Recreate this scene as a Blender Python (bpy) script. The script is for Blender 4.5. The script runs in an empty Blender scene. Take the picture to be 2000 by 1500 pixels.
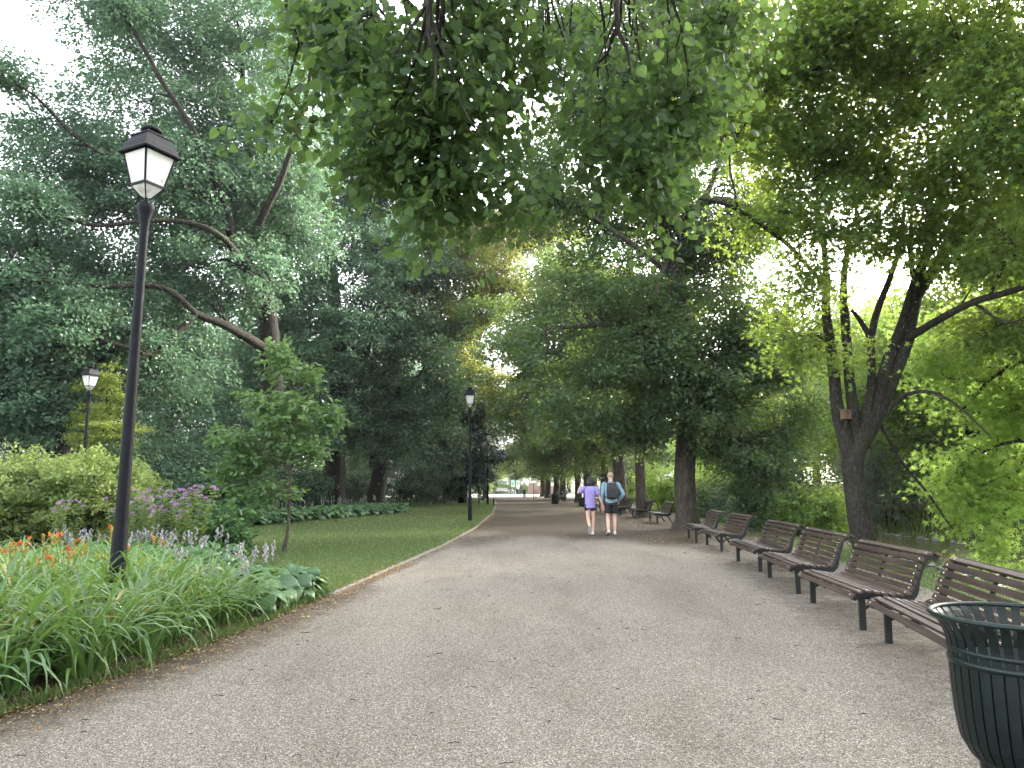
import bpy, math, random
import numpy as np
from mathutils import Vector, Matrix
from mathutils.geometry import tessellate_polygon

R = math.radians
rng = np.random.default_rng(7)
random.seed(7)
scn = bpy.context.scene
COL = scn.collection

# ------------------------------------------------------------------ camera, sky, sun, exposure
FPX, CX, CY, EYE = 1444.0, 1000.0, 750.0, 1.43
PITCH = math.atan(197 / FPX)
cam_d = bpy.data.cameras.new('camera')
cam_d.sensor_width = 36.0
cam_d.lens = 36.0 * FPX / 2000.0
cam_d.clip_start = 0.05
cam_d.clip_end = 2000.0
cam = bpy.data.objects.new('camera', cam_d)
COL.objects.link(cam)
cam.location = (0, 0, EYE)
cam.rotation_euler = (R(90) + PITCH, 0, 0)
scn.camera = cam

SUN_EL, SUN_AZ = R(22), R(50)          # azimuth measured from +Y towards +X
world = bpy.data.worlds.new('World')
scn.world = world
world.use_nodes = True
wt = world.node_tree
wt.nodes.clear()
sky = wt.nodes.new('ShaderNodeTexSky')
sky.sky_type = 'NISHITA'
sky.sun_disc = False
sky.sun_elevation = SUN_EL
sky.sun_rotation = SUN_AZ
sky.dust_density = 4.0
sky.ozone_density = 1.0
hsv = wt.nodes.new('ShaderNodeHueSaturation')
hsv.inputs['Saturation'].default_value = 0.22
bg = wt.nodes.new('ShaderNodeBackground')
bg.inputs['Strength'].default_value = 0.15
wo = wt.nodes.new('ShaderNodeOutputWorld')
wt.links.new(sky.outputs[0], hsv.inputs['Color'])
wt.links.new(hsv.outputs[0], bg.inputs['Color'])
wt.links.new(bg.outputs[0], wo.inputs['Surface'])

sun_d = bpy.data.lights.new('sun', 'SUN')
sun_d.energy = 1.5
sun_d.angle = R(12)
sun_d.color = (1.0, 0.86, 0.66)
sun = bpy.data.objects.new('sun', sun_d)
COL.objects.link(sun)
sdir = Vector((math.sin(SUN_AZ) * math.cos(SUN_EL), math.cos(SUN_AZ) * math.cos(SUN_EL), math.sin(SUN_EL)))
sun.rotation_euler = sdir.to_track_quat('Z', 'Y').to_euler()

scn.view_settings.view_transform = 'Standard'
scn.view_settings.look = 'None'
scn.view_settings.gamma = 1.0
scn.view_settings.exposure = 3.3
scn.cycles.max_bounces = 6
scn.cycles.diffuse_bounces = 4
scn.cycles.glossy_bounces = 3
scn.cycles.transmission_bounces = 4
scn.cycles.transparent_max_bounces = 6
scn.cycles.use_denoising = True
scn.cycles.adaptive_threshold = 0.012


# ------------------------------------------------------------------ pixel <-> place helpers
def ray(px, py):
    a, b = (px - CX) / FPX, (CY - py) / FPX
    c, s = math.cos(PITCH), math.sin(PITCH)
    return np.array([a, c - b * s, s + b * c])


def P(px, py, Y):
    d = ray(px, py)
    return np.array([0, 0, EYE]) + d * (Y / d[1])


def G(px, py, z=0.0):
    d = ray(px, py)
    return np.array([0, 0, EYE]) + d * ((z - EYE) / d[2])


def X_at(px, Y):
    return (px - CX) / FPX * Y


# ------------------------------------------------------------------ object helpers
def tag(o, label=None, cat=None, group=None, kind=None):
    if label: o['label'] = label
    if cat: o['category'] = cat
    if group: o['group'] = group
    if kind: o['kind'] = kind
    return o


def empty(name, label, cat, loc=(0, 0, 0), rz=0.0, group=None, scale=1.0):
    o = bpy.data.objects.new(name, None)
    COL.objects.link(o)
    o.location = loc
    o.rotation_euler = (0, 0, rz)
    o.scale = (scale,) * 3
    o.empty_display_size = 0.2
    return tag(o, label, cat, group)


def link_mesh(name, me, mats, parent=None):
    o = bpy.data.objects.new(name, me)
    COL.objects.link(o)
    for m in (mats if isinstance(mats, (list, tuple)) else [mats]):
        if m and m.name not in [x.name for x in me.materials if x]:
            me.materials.append(m)
    if parent: o.parent = parent
    return o


def copy_tree(o, parent=None):
    c = o.copy()
    COL.objects.link(c)
    c.parent = parent
    for ch in list(o.children):
        copy_tree(ch, c)
    return c


class MB:
    """collects shapes for one mesh"""
    def __init__(s):
        s.v, s.f, s.m, s.smooth = [], [], [], []

    def add(s, vs, fs, mi=0, smooth=False):
        n = len(s.v)
        s.v.extend([tuple(v) for v in vs])
        s.f.extend([tuple(i + n for i in f) for f in fs])
        s.m.extend([mi] * len(fs))
        s.smooth.extend([smooth] * len(fs))

    def box(s, c, d, rot=None, mi=0, taper=1.0):
        hx, hy, hz = d[0] / 2, d[1] / 2, d[2] / 2
        vs = []
        for z in (-hz, hz):
            t = taper if z > 0 else 1.0
            for x, y in ((-hx, -hy), (hx, -hy), (hx, hy), (-hx, hy)):
                v = Vector((x * t, y * t, z))
                if rot is not None: v = rot @ v
                vs.append((v.x + c[0], v.y + c[1], v.z + c[2]))
        s.add(vs, [(3, 2, 1, 0), (4, 5, 6, 7), (0, 1, 5, 4), (1, 2, 6, 5), (2, 3, 7, 6), (3, 0, 4, 7)], mi)

    def rings(s, rings, mi=0, smooth=True, caps=True, closed=False):
        k = len(rings[0])
        vs = [p for r in rings for p in r]
        fs = []
        n = len(rings)
        for i in range(n - 1 + (1 if closed else 0)):
            a, b = i * k, ((i + 1) % n) * k
            for j in range(k):
                fs.append((a + j, a + (j + 1) % k, b + (j + 1) % k, b + j))
        s.add(vs, fs, mi, smooth)
        if caps and not closed:
            s.add(rings[0], [tuple(range(k - 1, -1, -1))], mi, False)
            s.add(rings[-1], [tuple(range(k))], mi, False)

    def lathe(s, prof, k=16, c=(0, 0, 0), mi=0, smooth=True, caps=True, rot0=0.0):
        rs = []
        for r, z in prof:
            rs.append([(c[0] + r * math.cos(rot0 + 2 * math.pi * j / k), c[1] + r * math.sin(rot0 + 2 * math.pi * j / k), c[2] + z) for j in range(k)])
        s.rings(rs, mi, smooth, caps)

    def tube(s, pts, rad, k=8, mi=0, smooth=True, caps=True):
        pts = np.array(pts, float)
        if np.isscalar(rad): rad = [rad] * len(pts)
        v, f = tube_np(pts, np.array(rad, float), k)
        n = len(pts)
        fs = [tuple(int(i) for i in q) for q in f]
        if caps:
            fs.append(tuple(range(k - 1, -1, -1)))
            fs.append(tuple(range((n - 1) * k, n * k)))
        s.add([tuple(p) for p in v], fs, mi, smooth)

    def ellipsoid(s, c, r, k=10, n=7, mi=0, rot=None):
        rs = []
        for i in range(n + 1):
            a = math.pi * (0.04 + 0.92 * i / n)
            ring = []
            for j in range(k):
                b = 2 * math.pi * j / k
                v = Vector((r[0] * math.sin(a) * math.cos(b), r[1] * math.sin(a) * math.sin(b), -r[2] * math.cos(a)))
                if rot is not None: v = rot @ v
                ring.append((c[0] + v.x, c[1] + v.y, c[2] + v.z))
            rs.append(ring)
        s.rings(rs, mi, True)

    def build(s, name, mats, parent=None, bevel=None):
        me = bpy.data.meshes.new(name)
        me.from_pydata(s.v, [], s.f)
        me.polygons.foreach_set('material_index', s.m)
        me.polygons.foreach_set('use_smooth', s.smooth)
        me.update()
        o = bpy.data.objects.new(name, me)
        COL.objects.link(o)
        for m in (mats if isinstance(mats, (list, tuple)) else [mats]):
            me.materials.append(m)
        if parent: o.parent = parent
        if bevel:
            b = o.modifiers.new('bevel', 'BEVEL')
            b.width = bevel
            b.segments = 2
            b.limit_method = 'ANGLE'
        return o


def tube_np(pts, rad, k):
    n = len(pts)
    t = np.gradient(pts, axis=0)
    t /= np.linalg.norm(t, axis=1)[:, None] + 1e-9
    ref = np.array([0, 0, 1.0]) if abs(t[0][2]) < 0.8 else np.array([1.0, 0, 0])
    v = np.zeros((n, k, 3))
    a = np.arange(k) * 2 * math.pi / k
    u = np.cross(t[0], ref)
    u /= np.linalg.norm(u)
    for i in range(n):
        u = u - t[i] * np.dot(u, t[i])
        u /= np.linalg.norm(u) + 1e-9
        w = np.cross(t[i], u)
        v[i] = pts[i] + rad[i] * (np.cos(a)[:, None] * u + np.sin(a)[:, None] * w)
    i, j = np.meshgrid(np.arange(n - 1), np.arange(k), indexing='ij')
    i, j = i.ravel(), j.ravel()
    f = np.stack([i * k + j, i * k + (j + 1) % k, (i + 1) * k + (j + 1) % k, (i + 1) * k + j], 1)
    return v.reshape(-1, 3), f


def np_mesh(name, V, F, rnd=None, smooth=False, mat_index=None):
    """F: list of integer arrays (m,k), each k-gons"""
    me = bpy.data.meshes.new(name)
    me.vertices.add(len(V))
    me.vertices.foreach_set('co', np.ascontiguousarray(V, np.float32).ravel())
    loops = np.concatenate([f.ravel() for f in F]).astype(np.int32)
    sizes = np.concatenate([np.full(len(f), f.shape[1]) for f in F]).astype(np.int32)
    starts = np.concatenate([[0], np.cumsum(sizes)[:-1]]).astype(np.int32)
    me.loops.add(len(loops))
    me.loops.foreach_set('vertex_index', loops)
    me.polygons.add(len(sizes))
    me.polygons.foreach_set('loop_start', starts)
    me.polygons.foreach_set('use_smooth', np.full(len(sizes), smooth))
    if mat_index is not None:
        me.polygons.foreach_set('material_index', mat_index.astype(np.int32))
    me.update(calc_edges=True)
    if rnd is not None:
        a = me.attributes.new('rnd', 'FLOAT', 'FACE')
        a.data.foreach_set('value', rnd.astype(np.float32))
    return me


def nrm(a):
    return a / (np.linalg.norm(a, axis=-1, keepdims=True) + 1e-9)


# leaf outlines: x across, y along the leaf, z fold
T_CARD = (np.array([(0, 0, 0), (.33, .45, .07), (0, 1, -.03), (-.33, .45, .07)]), [np.array([(0, 1, 2, 3)])])
T_OVAL = (np.array([(0, 0, 0), (.27, .25, .06), (.3, .6, .06), (0, 1, -.06), (-.3, .6, .06), (-.27, .25, .06)]), [np.array([(0, 1, 2, 3), (0, 3, 4, 5)])])
T_HEART = (np.array([(0, .06, 0), (.2, -.03, .03), (.42, .12, .07), (.46, .4, .08), (.29, .70, .04), (0, .98, -.03), (-.29, .70, .04), (-.46, .4, .08), (-.42, .12, .07), (-.2, -.03, .03), (0, .5, -.01)]),
           [np.array([(0, 1, 2, 3, 10), (0, 10, 7, 8, 9)]), np.array([(10, 3, 4, 5), (10, 5, 6, 7)])])
_st = []
for i, (ang, rr) in enumerate([(-90, .12), (-50, .28), (-22, .62), (12, .3), (38, .85), (66, .4), (90, 1.0), (114, .4), (142, .85), (168, .3), (202, .62), (230, .28)]):
    _st.append((rr * .62 * math.cos(R(ang)), .38 + rr * .62 * math.sin(R(ang)), -.10 * rr + (.05 if i % 2 else 0)))
T_MAPLE = (np.array(_st + [(0, .38, .03)]), [np.array([(12, i, (i + 1) % 12) for i in range(12)])])
_ok = [(0, 0), (.1, .12), (.2, .2), (.12, .3), (.3, .42), (.16, .5), (.32, .66), (.16, .72), (.2, .9), (0, 1)]
_okv = [(x, y, x * .25) for x, y in _ok] + [(-x, y, x * .25) for x, y in _ok[-2:0:-1]]
T_OAK = (np.array(_okv), [np.array([(0, 1, 2, 3, 4, 5, 6, 7, 8, 9)]), np.array([(0, 9, 10, 11, 12, 13, 14, 15, 16, 17)])])


def leaf_arrays(C, D, N, S, tmpl, rnd):
    tv, tf = tmpl
    D = nrm(D)
    X = nrm(np.cross(D, N))
    N2 = np.cross(X, D)
    n, k = len(C), len(tv)
    V = C[:, None, :] + S[:, None, None] * (tv[None, :, 0:1] * X[:, None, :] + tv[None, :, 1:2] * D[:, None, :] + tv[None, :, 2:3] * N2[:, None, :])
    F, r = [], []
    off = (np.arange(n) * k)[:, None, None]
    for f in tf:
        F.append((f[None] + off).reshape(-1, f.shape[1]))
        r.append(np.repeat(rnd, len(f)))
    return V.reshape(-1, 3), F, np.concatenate(r)


# ------------------------------------------------------------------ materials
def new_mat(name):
    m = bpy.data.materials.new(name)
    m.use_nodes = True
    nt = m.node_tree
    nt.nodes.clear()
    out = nt.nodes.new('ShaderNodeOutputMaterial')
    return m, nt, out


def nd(nt, t, **kw):
    n = nt.nodes.new(t)
    for k, v in kw.items():
        if k in n.inputs: n.inputs[k].default_value = v
        else: setattr(n, k, v)
    return n


def ramp(nt, stops, fac, interp='LINEAR'):
    r = nt.nodes.new('ShaderNodeValToRGB')
    r.color_ramp.interpolation = interp
    e = r.color_ramp.elements
    while len(e) > 1: e.remove(e[-1])
    e[0].position, e[0].color = stops[0][0], (*stops[0][1], 1)
    for p, c in stops[1:]:
        x = e.new(p)
        x.color = (*c, 1)
    nt.links.new(fac, r.inputs['Fac'])
    return r


def mix(nt, fac, a, b, mode='MIX'):
    m = nt.nodes.new('ShaderNodeMix')
    m.data_type = 'RGBA'
    m.blend_type = mode
    for sock, val in ((m.inputs[0], fac), (m.inputs[6], a), (m.inputs[7], b)):
        if hasattr(val, 'is_output') or isinstance(val, bpy.types.NodeSocket): nt.links.new(val, sock)
        elif isinstance(val, (int, float)): sock.default_value = val
        else: sock.default_value = (*val, 1)
    return m.outputs[2]


def leaf_mat(name, stops, trans=0.38, tcol=(0.30, 0.42, 0.05), rough=0.5, spec=0.35):
    m, nt, out = new_mat(name)
    at = nd(nt, 'ShaderNodeAttribute', attribute_name='rnd')
    c = ramp(nt, stops, at.outputs['Fac'])
    p = nd(nt, 'ShaderNodeBsdfPrincipled', Roughness=rough)
    p.inputs['Specular IOR Level'].default_value = spec
    nt.links.new(c.outputs[0], p.inputs['Base Color'])
    tr = nd(nt, 'ShaderNodeBsdfTranslucent')
    tc = mix(nt, 0.6, c.outputs[0], tcol)
    nt.links.new(tc, tr.inputs['Color'])
    ms = nd(nt, 'ShaderNodeMixShader')
    ms.inputs[0].default_value = trans
    nt.links.new(p.outputs[0], ms.inputs[1])
    nt.links.new(tr.outputs[0], ms.inputs[2])
    nt.links.new(ms.outputs[0], out.inputs['Surface'])
    return m


def plain(name, col, rough=0.6, metal=0.0, var=0.25, scale=12.0, bump=0.0, bscale=40.0, spec=0.5, stretch=None, col2=None):
    m, nt, out = new_mat(name)
    tc = nd(nt, 'ShaderNodeTexCoord')
    mp = nd(nt, 'ShaderNodeMapping')
    if stretch: mp.inputs['Scale'].default_value = stretch
    nt.links.new(tc.outputs['Object'], mp.inputs['Vector'])
    n = nd(nt, 'ShaderNodeTexNoise', Scale=scale, Detail=6.0, Roughness=0.6)
    nt.links.new(mp.outputs[0], n.inputs['Vector'])
    lo = tuple(c * (1 - var) for c in col)
    hi = tuple(min(1, c * (1 + var)) for c in col) if col2 is None else col2
    c = ramp(nt, [(0.3, lo), (0.7, hi)], n.outputs[0])
    p = nd(nt, 'ShaderNodeBsdfPrincipled', Roughness=rough, Metallic=metal)
    p.inputs['Specular IOR Level'].default_value = spec
    nt.links.new(c.outputs[0], p.inputs['Base Color'])
    if bump:
        n2 = nd(nt, 'ShaderNodeTexNoise', Scale=bscale, Detail=5.0)
        nt.links.new(mp.outputs[0], n2.inputs['Vector'])
        b = nd(nt, 'ShaderNodeBump', Strength=bump, Distance=0.02)
        nt.links.new(n2.outputs[0], b.inputs['Height'])
        nt.links.new(b.outputs[0], p.inputs['Normal'])
    nt.links.new(p.outputs[0], out.inputs['Surface'])
    return m


def bark_mat(name, c1, c2, c3=None, zs=0.18, sc=9.0, bump=0.8):
    m, nt, out = new_mat(name)
    tc = nd(nt, 'ShaderNodeTexCoord')
    mp = nd(nt, 'ShaderNodeMapping')
    mp.inputs['Scale'].default_value = (1, 1, zs)
    nt.links.new(tc.outputs['Object'], mp.inputs['Vector'])
    n = nd(nt, 'ShaderNodeTexNoise', Scale=sc * 2, Detail=8.0, Roughness=0.7, Distortion=0.6)
    nt.links.new(mp.outputs[0], n.inputs['Vector'])
    v = nd(nt, 'ShaderNodeTexVoronoi', Scale=sc * 2.5)
    v.feature = 'DISTANCE_TO_EDGE'
    nt.links.new(mp.outputs[0], v.inputs['Vector'])
    st = [(0.3, c1), (0.62, c2)] + ([(0.72, c3)] if c3 else [])
    c = ramp(nt, st, n.outputs[0])
    vr = ramp(nt, [(0.0, (0.35, 0.35, 0.35)), (0.25, (1, 1, 1))], v.outputs[0])
    cc = mix(nt, 0.8, c.outputs[0], vr.outputs[0], 'MULTIPLY')
    n3 = nd(nt, 'ShaderNodeTexNoise', Scale=1.3, Detail=3.0)
    nt.links.new(tc.outputs['Object'], n3.inputs['Vector'])
    ms = ramp(nt, [(0.5, (0, 0, 0)), (0.7, (1, 1, 1))], n3.outputs[0])
    cc = mix(nt, mixf(nt, ms.outputs[0], 0.45), cc, (0.05, 0.06, 0.025))
    p = nd(nt, 'ShaderNodeBsdfPrincipled', Roughness=0.85)
    p.inputs['Specular IOR Level'].default_value = 0.2
    nt.links.new(cc, p.inputs['Base Color'])
    b = nd(nt, 'ShaderNodeBump', Strength=bump, Distance=0.03)
    nt.links.new(vr.outputs[0], b.inputs['Height'])
    nt.links.new(b.outputs[0], p.inputs['Normal'])
    nt.links.new(p.outputs[0], out.inputs['Surface'])
    return m


def mixf(nt, col, k):
    m = nd(nt, 'ShaderNodeMath', operation='MULTIPLY')
    nt.links.new(col, m.inputs[0])
    m.inputs[1].default_value = k
    return m.outputs[0]


M = {}
M['oak'] = leaf_mat('oak_leaf', [(0, (.036, .084, .05)), (.5, (.068, .138, .078)), (1, (.12, .21, .115))], .38, (.18, .32, .16), .45, .5)
M['linden'] = leaf_mat('linden_leaf', [(0, (.026, .056, .03)), (.5, (.046, .09, .045)), (.97, (.09, .145, .07)), (1, (.22, .12, .02))], .36, (.24, .36, .04))
M['linden_near'] = leaf_mat('linden_near_leaf', [(0, (.022, .048, .02)), (.5, (.036, .075, .03)), (1, (.065, .115, .04))], .5, (.24, .38, .08), .5, .3)
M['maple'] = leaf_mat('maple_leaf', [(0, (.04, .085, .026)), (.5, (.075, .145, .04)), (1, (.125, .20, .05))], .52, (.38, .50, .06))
M['maple_bright'] = leaf_mat('bright_maple_leaf', [(0, (.11, .20, .035)), (.5, (.19, .30, .05)), (1, (.30, .40, .07))], .56, (.50, .68, .15))  # lighter than the other maple leaf: backlit sun glow put into the colour
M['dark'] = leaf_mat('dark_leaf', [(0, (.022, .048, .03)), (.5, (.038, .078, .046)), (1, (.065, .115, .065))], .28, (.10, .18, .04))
M['spruce'] = leaf_mat('spruce_needle', [(0, (.02, .045, .035)), (.5, (.035, .07, .05)), (1, (.06, .10, .07))], .15, (.08, .14, .06))
M['larch'] = leaf_mat('larch_needle', [(0, (.15, .21, .05)), (.5, (.23, .30, .07)), (1, (.34, .40, .10))], .4, (.42, .5, .06))
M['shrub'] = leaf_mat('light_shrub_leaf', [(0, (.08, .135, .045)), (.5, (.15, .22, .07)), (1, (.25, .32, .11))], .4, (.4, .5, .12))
M['willow'] = leaf_mat('willow_leaf', [(0, (.10, .13, .09)), (.5, (.15, .19, .13)), (1, (.22, .27, .18))], .3, (.3, .36, .15))
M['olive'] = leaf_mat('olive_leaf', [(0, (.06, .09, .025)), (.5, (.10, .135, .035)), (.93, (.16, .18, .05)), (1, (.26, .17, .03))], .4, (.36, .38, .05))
M['lily'] = leaf_mat('lily_leaf', [(0, (.035, .09, .03)), (.5, (.08, .17, .05)), (.95, (.16, .27, .08)), (1, (.35, .28, .08))], .3, (.32, .48, .07), .27, .8)
M['hosta'] = leaf_mat('hosta_leaf', [(0, (.035, .09, .04)), (.5, (.06, .14, .055)), (1, (.10, .2, .06))], .25, (.25, .42, .05), .38, .5)
M['oak_young'] = leaf_mat('young_oak_leaf', [(0, (.045, .10, .04)), (.5, (.085, .165, .06)), (1, (.15, .25, .09))], .38, (.24, .38, .07), .42, .5)
M['grass'] = leaf_mat('grass_blade', [(0, (.05, .085, .028)), (.5, (.085, .138, .044)), (.9, (.13, .185, .062)), (1, (.40, .38, .24))], .32, (.22, .32, .07))
M['tallgrass'] = leaf_mat('tall_grass', [(0, (.08, .13, .03)), (.5, (.14, .2, .05)), (1, (.24, .28, .09))], .4, (.36, .42, .08))
M['petal_pink'] = leaf_mat('pink_petal', [(0, (.30, .15, .33)), (1, (.46, .29, .47))], .35, (.42, .27, .45))
M['petal_grey'] = leaf_mat('pale_petal', [(0, (.18, .165, .21)), (1, (.34, .31, .37))], .4, (.7, .62, .75))
M['petal_white'] = leaf_mat('white_petal', [(0, (.7, .7, .6)), (1, (.85, .85, .78))], .3, (.8, .8, .7))
M['petal_orange'] = leaf_mat('orange_petal', [(0, (.30, .045, .012)), (1, (.42, .13, .04))], .4, (.9, .3, .05))
M['bud'] = leaf_mat('lily_bud', [(0, (.2, .26, .05)), (.6, (.34, .28, .08)), (1, (.45, .22, .08))], .2, (.4, .3, .08))
M['litter'] = leaf_mat('dry_leaf', [(0, (.10, .05, .025)), (.4, (.2, .11, .05)), (.8, (.36, .25, .12)), (1, (.5, .42, .22))], .15, (.4, .25, .1), .7, .2)
M['bark'] = bark_mat('dark_bark', (.013, .012, .010), (.034, .029, .024))
M['bark_linden'] = bark_mat('linden_bark', (.045, .037, .03), (.13, .11, .09), zs=.12, sc=8)
M['bark_maple'] = bark_mat('maple_bark', (.02, .017, .015), (.06, .054, .046), (.26, .26, .24), zs=.45, sc=9)
M['bark_young'] = bark_mat('young_bark', (.07, .06, .045), (.16, .14, .11), zs=.3, sc=20)
M['black_metal'] = plain('black_painted_metal', (.004, .0055, .009), .6, 0.0, .3, 8, spec=.18)
M['lamp_glass'] = None
M['wood'] = None


def mk_lampglass():
    m, nt, out = new_mat('opal_glass')
    tc = nd(nt, 'ShaderNodeTexCoord')
    n = nd(nt, 'ShaderNodeTexNoise', Scale=7.0, Detail=5.0)
    nt.links.new(tc.outputs['Object'], n.inputs['Vector'])
    c = ramp(nt, [(0.30, (.70, .69, .65)), (.40, (.92, .93, .92))], n.outputs[0])
    p = nd(nt, 'ShaderNodeBsdfPrincipled', Roughness=0.25)
    t = nd(nt, 'ShaderNodeBsdfTranslucent')
    nt.links.new(c.outputs[0], p.inputs['Base Color'])
    nt.links.new(c.outputs[0], t.inputs['Color'])
    ms = nd(nt, 'ShaderNodeMixShader')
    ms.inputs[0].default_value = .6
    nt.links.new(p.outputs[0], ms.inputs[1])
    nt.links.new(t.outputs[0], ms.inputs[2])
    nt.links.new(ms.outputs[0], out.inputs['Surface'])
    return m


def mk_wood():
    m, nt, out = new_mat('weathered_brown_slats')
    tc = nd(nt, 'ShaderNodeTexCoord')
    mp = nd(nt, 'ShaderNodeMapping')
    mp.inputs['Scale'].default_value = (0.5, 14, 14)
    nt.links.new(tc.outputs['Object'], mp.inputs['Vector'])
    n = nd(nt, 'ShaderNodeTexNoise', Scale=3.0, Detail=8.0, Roughness=0.65)
    nt.links.new(mp.outputs[0], n.inputs['Vector'])
    oi = nd(nt, 'ShaderNodeObjectInfo')
    c = ramp(nt, [(.28, (.014, .009, .008)), (.5, (.042, .027, .021)), (.74, (.098, .068, .055))], n.outputs[0])
    n2 = nd(nt, 'ShaderNodeTexNoise', Scale=2.5, Detail=3.0)
    nt.links.new(tc.outputs['Object'], n2.inputs['Vector'])
    w = ramp(nt, [(.55, (0, 0, 0)), (.8, (1, 1, 1))], n2.outputs[0])
    cc = mix(nt, mixf(nt, w.outputs[0], .4), c.outputs[0], (.12, .10, .09))
    rv = ramp(nt, [(0, (.75, .72, .70)), (.5, (1, 1, 1)), (1, (1.35, 1.25, 1.15))], oi.outputs['Random'])
    cc = mix(nt, 1.0, cc, rv.outputs[0], 'MULTIPLY')
    p = nd(nt, 'ShaderNodeBsdfPrincipled', Roughness=0.5)
    nt.links.new(cc, p.inputs['Base Color'])
    b = nd(nt, 'ShaderNodeBump', Strength=.35, Distance=.004)
    nt.links.new(n.outputs[0], b.inputs['Height'])
    nt.links.new(b.outputs[0], p.inputs['Normal'])
    nt.links.new(p.outputs[0], out.inputs['Surface'])
    return m


def mk_gravel():
    m, nt, out = new_mat('fine_gravel')
    tc = nd(nt, 'ShaderNodeTexCoord')
    v = nd(nt, 'ShaderNodeTexVoronoi', Scale=140.0)
    nt.links.new(tc.outputs['Object'], v.inputs['Vector'])
    sep = nd(nt, 'ShaderNodeSeparateColor')
    nt.links.new(v.outputs['Color'], sep.inputs[0])
    chips = ramp(nt, [(0, (.045, .038, .032)), (.14, (.138, .123, .104)), (.5, (.200, .182, .156)), (.82, (.265, .243, .212)), (.94, (.46, .435, .40))], sep.outputs[0])
    n = nd(nt, 'ShaderNodeTexNoise', Scale=26.0, Detail=8.0, Roughness=.7)
    nt.links.new(tc.outputs['Object'], n.inputs['Vector'])
    blot = ramp(nt, [(.3, (.74, .72, .70)), (.52, (1, 1, 1)), (.72, (1.0, .98, .95))], n.outputs[0])
    c = mix(nt, .9, chips.outputs[0], blot.outputs[0], 'MULTIPLY')
    mpg = nd(nt, 'ShaderNodeMapping')
    mpg.inputs['Scale'].default_value = (1.4, .45, 1)
    nt.links.new(tc.outputs['Object'], mpg.inputs['Vector'])
    n2 = nd(nt, 'ShaderNodeTexNoise', Scale=.8, Detail=7.0, Roughness=.68)
    nt.links.new(mpg.outputs[0], n2.inputs['Vector'])
    big = ramp(nt, [(.36, (.78, .745, .70)), (.48, (.94, .92, .89)), (.6, (1.05, 1.03, 1.0))], n2.outputs[0])
    c = mix(nt, .9, c, big.outputs[0], 'MULTIPLY')
    # brown soil and leaf mould at margins; leaf mould plus painted shade under trees
    at = nd(nt, 'ShaderNodeAttribute', attribute_name='dirt_shade')
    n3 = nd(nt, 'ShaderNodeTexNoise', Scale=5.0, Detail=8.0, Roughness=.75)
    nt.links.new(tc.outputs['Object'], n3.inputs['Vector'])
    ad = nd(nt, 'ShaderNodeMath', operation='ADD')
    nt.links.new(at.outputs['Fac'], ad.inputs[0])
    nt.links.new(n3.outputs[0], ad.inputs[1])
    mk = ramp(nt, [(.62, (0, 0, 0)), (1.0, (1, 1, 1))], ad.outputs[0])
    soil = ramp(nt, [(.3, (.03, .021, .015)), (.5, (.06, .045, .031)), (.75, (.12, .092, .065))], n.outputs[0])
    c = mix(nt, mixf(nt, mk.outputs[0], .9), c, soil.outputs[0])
    p = nd(nt, 'ShaderNodeBsdfPrincipled', Roughness=.9)
    p.inputs['Specular IOR Level'].default_value = .2
    nt.links.new(c, p.inputs['Base Color'])
    b = nd(nt, 'ShaderNodeBump', Strength=.7, Distance=.008)
    nt.links.new(v.outputs['Distance'], b.inputs['Height'])
    b2 = nd(nt, 'ShaderNodeBump', Strength=.5, Distance=.03)
    nt.links.new(n.outputs[0], b2.inputs['Height'])
    nt.links.new(b.outputs[0], b2.inputs['Normal'])
    nt.links.new(b2.outputs[0], p.inputs['Normal'])
    nt.links.new(p.outputs[0], out.inputs['Surface'])
    return m


def mk_ground(name, stops, scale=1.2, fine=18.0):
    m, nt, out = new_mat(name)
    tc = nd(nt, 'ShaderNodeTexCoord')
    n = nd(nt, 'ShaderNodeTexNoise', Scale=scale, Detail=8.0, Roughness=.7)
    nt.links.new(tc.outputs['Object'], n.inputs['Vector'])
    n2 = nd(nt, 'ShaderNodeTexNoise', Scale=fine, Detail=8.0, Roughness=.75)
    nt.links.new(tc.outputs['Object'], n2.inputs['Vector'])
    av = nd(nt, 'ShaderNodeMix')
    av.inputs[0].default_value = .5
    nt.links.new(n.outputs[0], av.inputs[2])
    nt.links.new(n2.outputs[0], av.inputs[3])
    c = ramp(nt, stops, av.outputs[0])
    p = nd(nt, 'ShaderNodeBsdfPrincipled', Roughness=.9)
    p.inputs['Specular IOR Level'].default_value = .15
    nt.links.new(c.outputs[0], p.inputs['Base Color'])
    b = nd(nt, 'ShaderNodeBump', Strength=.6, Distance=.04)
    nt.links.new(n2.outputs[0], b.inputs['Height'])
    nt.links.new(b.outputs[0], p.inputs['Normal'])
    nt.links.new(p.outputs[0], out.inputs['Surface'])
    return m


def mk_water():
    m, nt, out = new_mat('river_water')
    tc = nd(nt, 'ShaderNodeTexCoord')
    mp = nd(nt, 'ShaderNodeMapping')
    mp.inputs['Scale'].default_value = (1.6, .7, 1)
    nt.links.new(tc.outputs['Object'], mp.inputs['Vector'])
    n = nd(nt, 'ShaderNodeTexNoise', Scale=2.2, Detail=5.0, Roughness=.55)
    nt.links.new(mp.outputs[0], n.inputs['Vector'])
    c = ramp(nt, [(.35, (.045, .055, .02)), (.65, (.10, .11, .04))], n.outputs[0])
    p = nd(nt, 'ShaderNodeBsdfPrincipled', Roughness=.08)
    nt.links.new(c.outputs[0], p.inputs['Base Color'])
    b = nd(nt, 'ShaderNodeBump', Strength=.35, Distance=.08)
    nt.links.new(n.outputs[0], b.inputs['Height'])
    nt.links.new(b.outputs[0], p.inputs['Normal'])
    nt.links.new(p.outputs[0], out.inputs['Surface'])
    return m


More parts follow.
